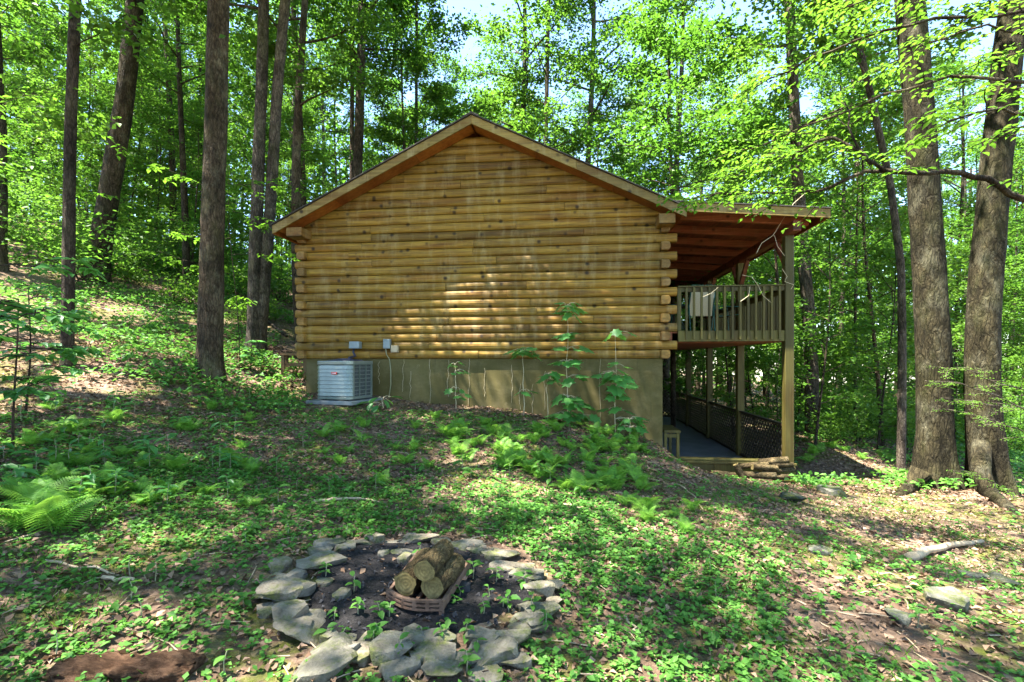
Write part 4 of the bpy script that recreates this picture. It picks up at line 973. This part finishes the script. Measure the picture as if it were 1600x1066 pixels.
# the wood beyond reads as one mass
n = 60000; R = nr_.uniform(46, 66, n); ang = nr_.uniform(-1.0, 1.0, n); X = R * np.sin(ang); Y = R * np.cos(ang); Hh = height(X, Y)
top = 17 + 7 * fbm2(X * .12, Y * .12, 3, 3) * 2 - 9 * np.exp(-((X + 4) / 6) ** 2); zf = nr_.random(n) ** .9; Zz = Hh + .3 + zf * top
keep = fbm2(X * .35 + Zz * .2, Zz * .45 + Y * .1, 17, 3) > -.12; pos = np.stack([X, Y, Zz], 1)[keep]; n = len(pos)
V, T = leaf_geo(pos, rand_dir(n, .5), up_normals(n, .9), nr_.uniform(.35, .7, n), .7)
tag(leaf_obj('far_wood', V, T, M['leaf']), 'distant green wood closing the view behind the trees', 'wood', None, 'stuff')
mb = MB()
for k in range(90):
    a = fr.uniform(-1, 1); R = fr.uniform(46, 64); x, y = R * math.sin(a), R * math.cos(a); z = hz(x, y); H = fr.uniform(14, 20); l = fr.uniform(-.8, .8)
    mb.tube([(x, y, z - .3), (x + l * .3, y, z + H * .5), (x + l, y, z + H)], [.2, .15, .06], 6, False)
tag(mb.build('far_trunks', M['bark_dark'], None, True), 'slender trunks within the distant wood', 'wood', None, 'stuff')

# ------------------------------------------------------------------ near boughs with leaves one can tell apart
def bough(mb, path, r0, r1, rr, twig_len, ntwig, leaf_sz, nleaf, pos, dr, nm, sz, start=.15, droop=.05):
    P = [Vector(p) for p in path]; k = len(P); Q = []
    for a, b_ in zip(P[:-1], P[1:]):
        for j in range(3): Q.append(a.lerp(b_, j / 3) + Vector((rr.uniform(-.02, .02), rr.uniform(-.02, .02), rr.uniform(-.02, .02))))
    Q.append(P[-1]); k = len(Q); mb.tube(Q, [r0 + (r1 - r0) * i / (k - 1) for i in range(k)], 7, True)
    for q in range(ntwig):
        f = start + (1 - start) * (q + rr.random()) / ntwig; x = f * (k - 1); j = min(k - 2, int(x)); b0 = Q[j].lerp(Q[j + 1], x - j); d = (Q[j + 1] - Q[j]).normalized()
        ang = rr.choice((-1, 1)) * rr.uniform(.35, 1.2); h = Vector((d.x * math.cos(ang) - d.y * math.sin(ang), d.x * math.sin(ang) + d.y * math.cos(ang), d.z * .4 + rr.uniform(-.12, .12))).normalized()
        L = twig_len * rr.uniform(.6, 1.2) * (1.15 - .5 * f); T = [b0]
        for s_ in range(4): h = (h + Vector((rr.uniform(-.18, .18), rr.uniform(-.18, .18), rr.uniform(-.10, .06) - droop))).normalized(); T.append(T[-1] + h * L / 4)
        mb.tube(T, [max(.005, r1 * .7), .006, .005, .004, .003], 4, False)
        # two side twiglets, each with alternate leaves
        lines = [T] + [[T[s_], T[s_] + (h + Vector((sg * -h.y, sg * h.x, -.05)) * .9).normalized() * L * .42] for s_, sg in ((1, 1), (2, -1), (3, 1))]
        for ln in lines:
            m = max(2, int(nleaf * (1 if len(ln) > 2 else .45)))
            for s_ in range(m):
                f2 = .12 + .88 * (s_ + .5) / m; x = f2 * (len(ln) - 1); j = min(len(ln) - 2, int(x)); p = ln[j].lerp(ln[j + 1], x - j); dd = (ln[j + 1] - ln[j]).normalized()
                sg = -1 if s_ % 2 else 1; sd = Vector((-dd.y, dd.x, 0)) * sg
                pos.append(p + Vector((0, 0, rr.uniform(-.02, .01)))); dr.append((dd * .55 + sd * .8 + Vector((0, 0, rr.uniform(-.35, .05)))).normalized())
                nm.append(Vector((rr.uniform(-.35, .35), rr.uniform(-.35, .35), 1)).normalized()); sz.append(leaf_sz * rr.uniform(.7, 1.2))
def arrs(*a): return [np.array([tuple(v) for v in x]) if hasattr(x[0], '__len__') else np.array(x) for x in a]
base = Vector((7.3, 4.9, hz(7.3, 4.9))); bt = empty('beech_tree', base); tag(bt, 'near beech reaching long leafy boughs into the upper right of the view', 'tree')
rr = random.Random(5); path = trunk_path(300, 11, (-.02, 0)); trunk_mesh(path, .15, .05, 300, 12).build('trunk', M['bark_grey'], bt, True)
bs = [[(1720, 330, 5.3), (1600, 311, 5.2), (1540, 278, 5.1), (1480, 268, 5.0), (1400, 270, 4.9), (1365, 255, 4.9), (1330, 215, 4.9), (1320, 160, 5)],
      [(1400, 270, 4.9), (1350, 268, 5.0), (1280, 300, 5.2), (1200, 300, 5.4), (1120, 305, 5.6), (1075, 312, 5.8)],
      [(1750, 200, 5.2), (1600, 130, 5.0), (1480, 120, 4.8), (1380, 150, 4.9), (1270, 195, 5.2), (1170, 235, 5.5)],
      [(1760, 60, 5.0), (1600, 20, 4.9), (1460, 30, 4.8), (1340, 60, 5.0), (1230, 110, 5.3), (1150, 150, 5.6)],
      [(1760, 0, 5.4), (1620, -60, 5.5), (1500, -40, 5.7), (1380, -10, 6.0), (1290, 20, 6.3)],
      [(1365, 255, 4.9), (1300, 215, 5.0), (1235, 240, 5.2), (1150, 270, 5.5)],
      [(1760, 130, 6.2), (1640, 60, 6.3), (1540, 40, 6.4), (1440, 70, 6.6), (1340, 130, 6.8)],
      [(1760, 250, 4.3), (1640, 190, 4.2), (1560, 170, 4.1), (1480, 190, 4.2)]]
mb = MB(); pos, dr, nm, sz = [], [], [], []
for k, b_ in enumerate(bs):
    P = [W(*q) - base for q in b_]
    if b_[0][0] > 1650: P = [Vector((0, 0, P[0].z - .25))] + P
    mb = MB(); bough(mb, P, .045 if k == 0 else .022, .007, rr, .80, 16 if k else 7, .072, 10, pos, dr, nm, sz, .55 if k == 0 else .3); mb.build('branch', M['bark'], bt, True)
a = arrs(pos, dr, nm, sz)
V, T = leaf_geo(a[0], a[1], a[2], a[3], .58, .10, 'oval'); leaf_obj('crown', V, T, M['leaf_near'], bt)
# sparse twiggy hemlock bough in front of the twin trunks
base = Vector((8.0, 6.6, hz(8.0, 6.6))); ht = empty('hemlock_sapling', base); tag(ht, 'sparse grey twiggy young hemlock in front of the twin trunks at the right edge', 'sapling')
trunk_mesh(trunk_path(301, 3.2, (0, 0)), .03, .01, 301, 7, .2).build('trunk', M['bark_grey'], ht, True); mb = MB(); pos, dr, nm, sz = [], [], [], []
for b_ in ([(1640, 660, 6.4), (1560, 620, 6.3), (1500, 600, 6.2), (1445, 595, 6.2)], [(1640, 640, 6.5), (1580, 640, 6.3), (1520, 628, 6.2), (1470, 622, 6.1)], [(1650, 700, 6.4), (1590, 670, 6.2), (1530, 650, 6.1), (1480, 640, 6.0)], [(1640, 790, 6.5), (1580, 770, 6.2), (1530, 745, 6.1), (1500, 735, 6.0)], [(1640, 620, 6.6), (1560, 600, 6.5), (1500, 575, 6.4), (1480, 580, 6.4)]):
    P = [W(*q) - base for q in b_]; mb = MB(); bough(mb, [Vector((0, 0, P[0].z - .1))] + P, .012, .004, rr, .38, 12, .028, 12, pos, dr, nm, sz, .25, .02); mb.build('branch', M['bark_grey'], ht, True)
a = arrs(pos, dr, nm, sz); V, T = leaf_geo(a[0], a[1], a[2], a[3], .35); leaf_obj('foliage', V, T, M['leaf_dark'], ht)
# left edge saplings, leaves close to the viewer
def near_sapling(label, base_px, Y, H, twl, ntw, lsz, nl, seed, boughs, leaf='maple', kind='oval'):
    p = W(base_px, 600, Y); p.z = hz(p.x, p.y); e = empty('sapling_tree', p); tag(e, label, 'sapling'); rr = random.Random(seed); pth = trunk_path(seed, H, (rr.uniform(-.05, .05), 0), .1)
    trunk_mesh(pth, .014, .005, seed, 6, .2, 3, 14, .03, .1).build('trunk', M['bark_dark'], e, True); mb = MB(); pos, dr, nm, sz = [], [], [], []
    for k in range(boughs):
        z = H * (.35 + .62 * (k + rr.random() * .6) / boughs); x = z / H * (len(pth) - 1); j = min(len(pth) - 2, int(x)); q = pth[j].lerp(pth[j + 1], x - j)
        P = limb_path(q, k * 2.4 + seed, rr.uniform(-.05, .3), H * rr.uniform(.28, .42), rr, 4, .03); bough(mb, P, .007, .004, rr, twl, ntw, lsz, nl, pos, dr, nm, sz, .2)
    mb.build('branches', M['bark_dark'], e, True); a = arrs(pos, dr, nm, sz); V, T = leaf_geo(a[0], a[1], a[2], a[3], .62, .10, kind); leaf_obj('crown', V, T, M[leaf], e)
near_sapling('leafy young sapling at the left edge with broad glossy leaves', -30, 4.2, 2.0, .30, 4, .11, 5, 401, 7)
near_sapling('leafy sapling spreading low at the left edge above the ferns', 20, 4.9, 1.5, .34, 4, .12, 5, 408, 7)
near_sapling('second leafy sapling at the left edge in front of the slim dark trunk', 40, 6.0, 1.6, .32, 4, .11, 5, 402, 6)
near_sapling('thin leafy sapling in front of the twin trunk tree', 375, 11.2, 4.6, .5, 5, .12, 6, 404, 8, 'leaf_near')
near_sapling('tall leafy sapling at the upper left in front of the hillside', -40, 9.5, 6.5, .7, 6, .13, 6, 405, 11, 'leaf_near')
near_sapling('low maple sapling at the foot of the twin trunk tree', 392, 11.0, .8, .2, 3, .10, 4, 407, 4, 'maple', 'maple')

# maple seedlings growing against the foundation
def leaf_mesh(kind, mat, name='leaf', wid=.6):
    V, T = leaf_geo(np.zeros((1, 3)), np.array([[0, 1., 0]]), np.array([[0, 0, 1.]]), np.ones(1), wid, .10, kind); o = leaf_obj(name, V, T, mat); me = o.data; bpy.data.objects.remove(o); return me
LM = leaf_mesh('maple', M['maple']); LO = leaf_mesh('oval', M['herb'], wid=.62); LOM = leaf_mesh('oval', M['maple'], wid=.5)
def seedling(label, px, base_y, tiers, Y, lsz, seed, me, name='maple_seedling', group=None):
    p = W(px, base_y, Y); p.z = hz(p.x, p.y); e = empty(name, p); tag(e, label, 'plant', group); rr = random.Random(seed)
    top = max(EYE - (t_[1] - HY) / F * Y for t_ in tiers) - p.z; pts = [Vector((rr.uniform(-.02, .02), rr.uniform(-.02, .02), top * k / 6)) for k in range(7)]; pts[0] = Vector((0, 0, -.03))
    MB().tube(pts, [.009 - .001 * k for k in range(7)], 5).build('stem', M['vine'], e, True)
    for tx, ty, cnt in tiers:
        q = W(tx, ty, Y) - p; x = max(0, min(5.99, q.z / top * 6)); c_ = pts[int(x)].lerp(pts[int(x) + 1], x % 1)
        for k in range(int(cnt * 1.4 + .5)):
            a = k * 2.4 + seed + rr.uniform(-.3, .3); L = rr.uniform(.75, 1.3) * lsz * 1.35; tip = Vector((q.x * .8 + math.cos(a) * L * .7, min(math.sin(a) * L * .7 - .02, .02), q.z + rr.uniform(-.04, .06)))
            MB().tube([c_, (c_ + tip) / 2 + Vector((0, 0, .03)), tip], .003, 4).build('petiole', M['vine'], e)
            o = inst('leaf', me, e, tip, (rr.uniform(-.85, -.1), rr.uniform(-.35, .35), math.atan2(-(tip.x - c_.x), tip.y - c_.y) + rr.uniform(-.5, .5))); s_ = L * rr.uniform(.9, 1.3); o.scale = (s_, s_, s_)
seedling('tall maple seedling rising highest against the foundation wall', 886, 662, [(888, 478, 6), (886, 490, 4), (884, 525, 4), (893, 545, 3), (888, 565, 6), (900, 590, 2), (890, 620, 6), (905, 632, 8), (880, 645, 8), (912, 650, 5)], 9.25, .16, 5, LM)
seedling('maple seedling right of the tallest one against the foundation', 962, 678, [(970, 520, 3), (965, 570, 2), (948, 582, 6), (960, 590, 7), (975, 605, 5), (962, 618, 4), (965, 640, 3), (985, 655, 4)], 9.2, .15, 8, LM)
seedling('maple seedling left of the tallest one with one flat leafy top', 818, 640, [(815, 548, 7), (825, 552, 4), (822, 610, 2)], 9.4, .15, 11, LM)
seedling('pale green seedling in the light patch near the electrical boxes', 712, 634, [(710, 570, 3), (718, 580, 3), (712, 606, 3), (722, 620, 2)], 9.5, .10, 14, LM)
seedling('small maple seedling between the tallest one and the flat topped one', 855, 655, [(858, 585, 4), (862, 592, 3)], 9.35, .12, 17, LM)
seedling('low maple seedling near the right foundation corner', 985, 690, [(988, 655, 4), (980, 668, 4)], 8.9, .13, 19, LM)
seedling('green seedling at the base of the air conditioner pad', 598, 628, [(600, 622, 4), (590, 632, 3)], 9.2, .14, 23, LOM)
# dead creeper strands on the foundation
rr = random.Random(15)
for k, (px, y0, y1) in enumerate(((592, 565, 600), (630, 560, 612), (641, 580, 625), (672, 560, 630), (700, 562, 620), (733, 560, 632), (757, 575, 620), (800, 570, 630), (812, 600, 640), (832, 600, 645), (851, 580, 640), (938, 560, 670))):
    mb = MB(); pts = []
    for j in range(8):
        x, z = wall_at(px + rr.uniform(-1.5, 1.5), y0 + (y1 - y0) * j / 7, -.02); pts.append(hw(x, -.022, z))
    o0 = pts[-1].copy(); mb.tube([q - o0 for q in pts], [.0028] * 8, 4)
    o = mb.build('dead_creeper', M['vine']); o.location = o0; tag(o, 'thin dead creeper strand on the foundation, number %d counted from the air conditioner' % (k + 1), 'creeper', 'dead creeper on the foundation')

def spot(px, py):
    rows = [(652, 'close to the foundation'), (700, 'high on the bank'), (750, 'halfway down the bank'), (800, 'at the foot of the bank'), (860, 'behind the fire pit'), (950, 'level with the fire pit'), (2000, 'in the nearest foreground')]
    cols = [(70, 'at the far left edge'), (170, 'below the slim dark trunk'), (290, 'left of the thick straight trunk'), (400, 'below the thick straight trunk'), (500, 'left of the air conditioner'), (600, 'below the air conditioner'), (700, 'below the electrical boxes'), (790, 'below the roof ridge'), (860, 'below the flat topped seedling'), (930, 'below the tallest seedling'),
            (1030, 'below the right foundation corner'), (1130, 'in front of the porch sill'), (1240, 'in front of the firewood pile'), (1420, 'in front of the thin knobbly trunk'), (1520, 'in front of the left big trunk'), (5000, 'near the right edge')]
    return next(b for a, b in rows if py <= a) + ', ' + next(b for a, b in cols if px <= a)
# ------------------------------------------------------------------ ferns, each frond its own piece
def frond_mesh(seed, pairs=19):
    rr = random.Random(seed); V, Fc = [], []; 
    def c(t): return Vector((.05 * math.sin(t * 2 + seed), t * .80, .62 * t - .62 * t * t))
    for k in range(pairs):
        t = .10 + .88 * k / (pairs - 1); p = c(t); L = .26 * math.sin(math.pi * min(1, (.16 + .84 * t) ** .8)) + .015; wd = .019
        for s_ in (-1, 1):
            b0 = len(V); tip = p + Vector((s_ * L, L * .32, -.12 * L)); V += [p + Vector((0, -wd * .6, 0)), p + Vector((s_ * L * .45, L * .14 - wd * .9, .01)), tip, p + Vector((s_ * L * .45, L * .14 + wd * .9, .01)), p + Vector((0, wd * .6, 0))]
            Fc.append((b0, b0 + 1, b0 + 2, b0 + 3, b0 + 4) if s_ > 0 else (b0 + 4, b0 + 3, b0 + 2, b0 + 1, b0))
    b0 = len(V)
    for k in range(6): p = c(k / 5); V += [p + Vector((-.008, 0, -.003)), p + Vector((.008, 0, -.003))]
    for k in range(5): Fc.append((b0 + 2 * k, b0 + 2 * k + 1, b0 + 2 * k + 3, b0 + 2 * k + 2))
    o = mk('frond', V, Fc, M['fern']); me = o.data; bpy.data.objects.remove(o); return me
FR = [frond_mesh(k) for k in range(3)]
rr = random.Random(31); ferns = []
def ferns_in(n, x0, x1, y0, y1, smin, smax, lab, poly=None):
    got = 0
    while got < n:
        px, py = rr.uniform(x0, x1), rr.uniform(y0, y1)
        if poly and not poly(px, py): continue
        p = G(px, py); got += 1; e = empty('fern', p, rr.uniform(0, 6.28)); tag(e, lab + ' ' + spot(px, py), 'fern', 'wild ferns'); s0 = rr.uniform(smin, smax)
        k = rr.randint(5, 8)
        for j in range(k):
            s_ = s0 * rr.uniform(.75, 1.15); inst('frond', FR[rr.randrange(3)], e, (0, 0, .0), (rr.uniform(.2, .95), rr.uniform(-.3, .3), j * 6.283 / k + rr.uniform(-.3, .3)), (s_, s_, s_))
ferns_in(104, 690, 1010, 665, 800, .22, .36, 'green bank fern', lambda x, y: y < 700 + (x - 640) * .28 and y > 640 + max(0, x - 760) * .16)
ferns_in(14, 440, 700, 655, 760, .20, .34, 'small fern')
ferns_in(40, 0, 400, 625, 800, .18, .32, 'green slope fern')
ferns_in(5, 10, 110, 790, 835, .34, .46, 'large fern')
ferns_in(8, 1250, 1400, 690, 730, .30, .45, 'sunlit fern')
ferns_in(5, 1000, 1100, 790, 840, .16, .24, 'tiny fern')
# broad leaved seedlings over the slope
def herb_plant(px, py, lab, hgt, lsz, cnt, seed, me=LO):
    p = G(px, py); e = empty('woodland_herb', p, seed); tag(e, lab + ' ' + spot(px, py), 'plant', 'woodland herbs'); r2 = random.Random(seed)
    MB().tube([(0, 0, -.02), (.01, 0, hgt * .6), (0, .01, hgt)], [.004, .003, .002], 4).build('stem', M['cable'], e)
    for k in range(cnt):
        z = hgt * (.45 + .55 * k / max(1, cnt - 1)); s_ = lsz * r2.uniform(.7, 1.2); inst('leaf', me, e, (0, 0, z), (r2.uniform(-.5, .35), r2.uniform(-.3, .3), k * 2.4 + r2.uniform(-.4, .4)), (s_, s_, s_))
for k in range(60): herb_plant(rr.uniform(0, 460), rr.uniform(590, 800), 'broad leaved seedling', rr.uniform(.10, .3), rr.uniform(.09, .15), rr.randint(5, 8), k, LOM)
for k in range(45): herb_plant(rr.uniform(430, 1010), rr.uniform(655, 790), 'bright green seedling', rr.uniform(.08, .22), rr.uniform(.07, .12), rr.randint(4, 7), 100 + k)
for k in range(45): herb_plant(rr.uniform(60, 1250), rr.uniform(800, 1060), 'taller leafy herb', rr.uniform(.06, .14), rr.uniform(.05, .075), rr.randint(4, 7), 200 + k)
for k in range(14): herb_plant(rr.uniform(480, 800), rr.uniform(945, 1010), 'pit herb', rr.uniform(.05, .13), rr.uniform(.04, .065), rr.randint(4, 6), 300 + k)
for k in range(16): herb_plant(rr.uniform(1260, 1600), rr.uniform(770, 1040), 'litter herb', rr.uniform(.05, .14), rr.uniform(.05, .08), rr.randint(4, 6), 400 + k)

# ------------------------------------------------------------------ ground cover, grass and leaf litter
def ok_ground(x, y):
    q = np.stack([x - HC.x, y - HC.y], 1); lx = q[:, 0] * HA.x + q[:, 1] * HA.y; ly = q[:, 0] * HD.x + q[:, 1] * HD.y
    house = (lx > -WL - .05) & (lx < PX + .15) & (ly > -.03) & (ly < DEP)
    padm = (x - ac_p.x) ** 2 + (y - ac_p.y) ** 2 < .45
    return ~house & ~padm
def in_pit(x, y, r=.85): return ((x - PIT.x) / r) ** 2 + ((y - PIT.y) / (r * .92)) ** 2 < 1
def fan(n, x0, x1, y0, y1, pw=1.0):
    y = y0 + (y1 - y0) * nr_.random(n) ** pw; x = x0 + (x1 - x0) * nr_.random(n); return x, y
x, y = fan(90000, -6, 7, 1.2, 9.3); m = ok_ground(x, y) & ~in_pit(x, y, .98) & (np.abs(x) < y * 1.12 + .6)
px_ = CX + F * x / np.maximum(y, .1)
dens = .58 + 1.6 * fbm2(x * 1.3, y * 1.3, 21, 3)
dens = dens * np.where(y < 5.8, 1.0, .30) * np.where((px_ > 1230) & (y > 2.6), .28, 1) * np.where((x > 1.2) & (y > 4.6), .4, 1)
m &= nr_.random(len(x)) < dens; x, y = x[m], y[m]; n = len(x); zz = height(x, y)
pos, dr, nm, sz = [], [], [], []
psz = nr_.uniform(.022, .052, n) * np.clip(.75 + .06 * y, .8, 1.2); ht_ = nr_.uniform(.005, .045, n)
for k in range(4):
    a = nr_.uniform(0, 6.28, n); sel = nr_.random(n) < (1 if k < 3 else .6)
    pos.append(np.stack([x, y, zz + ht_ * (.5 + .25 * k)], 1)[sel]); dr.append(np.stack([np.cos(a), np.sin(a), nr_.uniform(-.1, .55, n)], 1)[sel]); nm.append(up_normals(n, .3)[sel]); sz.append((psz * nr_.uniform(.7, 1.2, n))[sel])
V, T = leaf_geo(*[np.concatenate(q) for q in (pos, dr, nm, sz)], .72, .08)
tag(leaf_obj('ground_cover', V, T, M['herb']), 'low carpet of small green leaves over the yard', 'ground cover', None, 'stuff')
x, y = fan(26000, -5, 6, 1.3, 9); m = ok_ground(x, y) & ~in_pit(x, y, .98) & (fbm2(x * 1.1, y * 1.1, 41, 3) > .04); x, y = x[m], y[m]; n = len(x); zz = height(x, y); a = nr_.uniform(0, 6.28, n)
V, T = leaf_geo(np.stack([x, y, zz - .003], 1), np.stack([np.cos(a) * .6, np.sin(a) * .6, np.ones(n) * .9], 1), np.stack([np.sin(a), -np.cos(a), np.full(n, .4)], 1), nr_.uniform(.03, .09, n), .09, .02)
tag(leaf_obj('grass_tufts', V, T, M['grass']), 'fine green grass blades among the ground cover', 'grass', None, 'stuff')
x1, y1 = fan(120000, -9, 10, 1.2, 14, 1.25); x2, y2 = fan(26000, -24, 24, 9, 24); x = np.concatenate([x1, x2]); y = np.concatenate([y1, y2])
m = ok_ground(x, y) & (np.abs(x) < y * 1.15 + .8) & (nr_.random(len(x)) < np.clip(.62 + 1.7 * fbm2(x * .8, y * .8, 33, 3), .06, 1) * np.where(in_pit(x, y, .9), .45, 1)); x, y = x[m], y[m]; n = len(x); zz = height(x, y); a = nr_.uniform(0, 6.28, n)
V, T = leaf_geo(np.stack([x, y, zz + nr_.uniform(.002, .022, n)], 1), np.stack([np.cos(a), np.sin(a), nr_.normal(0, .3, n)], 1), up_normals(n, .45), nr_.uniform(.022, .075, n) * np.clip(.8 + y * .03, .8, 1.4), .6, .22)
tag(leaf_obj('leaf_litter', V, T, M['litter']), 'brown dead leaves scattered over the forest floor', 'leaf litter', None, 'stuff')
x, y = fan(17000, -20, 22, 8, 26); px_ = CX + F * x / y; m = ok_ground(x, y) & ((px_ < 470) | (px_ > 1240)) & (fbm2(x * .5, y * .5, 55, 3) > np.where(px_ < 470, .03, -.05)); x, y = x[m], y[m]; n = len(x); zz = height(x, y)
P3 = np.repeat(np.stack([x, y, zz], 1), 9, 0) + nr_.normal(size=(n * 9, 3)) * np.array([.12, .12, .03]) + np.array([0, 0, .14]); k = len(P3)
V, T = leaf_geo(P3, rand_dir(k), up_normals(k, .4), nr_.uniform(.06, .13, k), .62); tag(leaf_obj('forest_undergrowth', V, T, M['herb']), 'low leafy undergrowth covering the forest floor', 'undergrowth', None, 'stuff')
mb = MB()
for k in range(480):
    y_ = fr.uniform(1.6, 8.5); x_ = fr.uniform(-1.05, 1.05) * y_
    if not ok_ground(np.array([x_]), np.array([y_]))[0]: continue
    a = fr.uniform(0, 6.28); L = fr.uniform(.06, .28); z0 = hz(x_, y_) + .008; x3, y3 = x_ + math.cos(a) * L, y_ + math.sin(a) * L
    mb.tube([(x_, y_, z0), ((x_ + x3) / 2 + fr.uniform(-.02, .02), (y_ + y3) / 2, (z0 + hz(x3, y3)) / 2 + .012), (x3, y3, hz(x3, y3) + .008)], [.004, .0035, .002], 4, False)
tag(mb.build('twig_litter', M['drywood']), 'small dry twigs strewn over the yard', 'twigs', None, 'stuff')
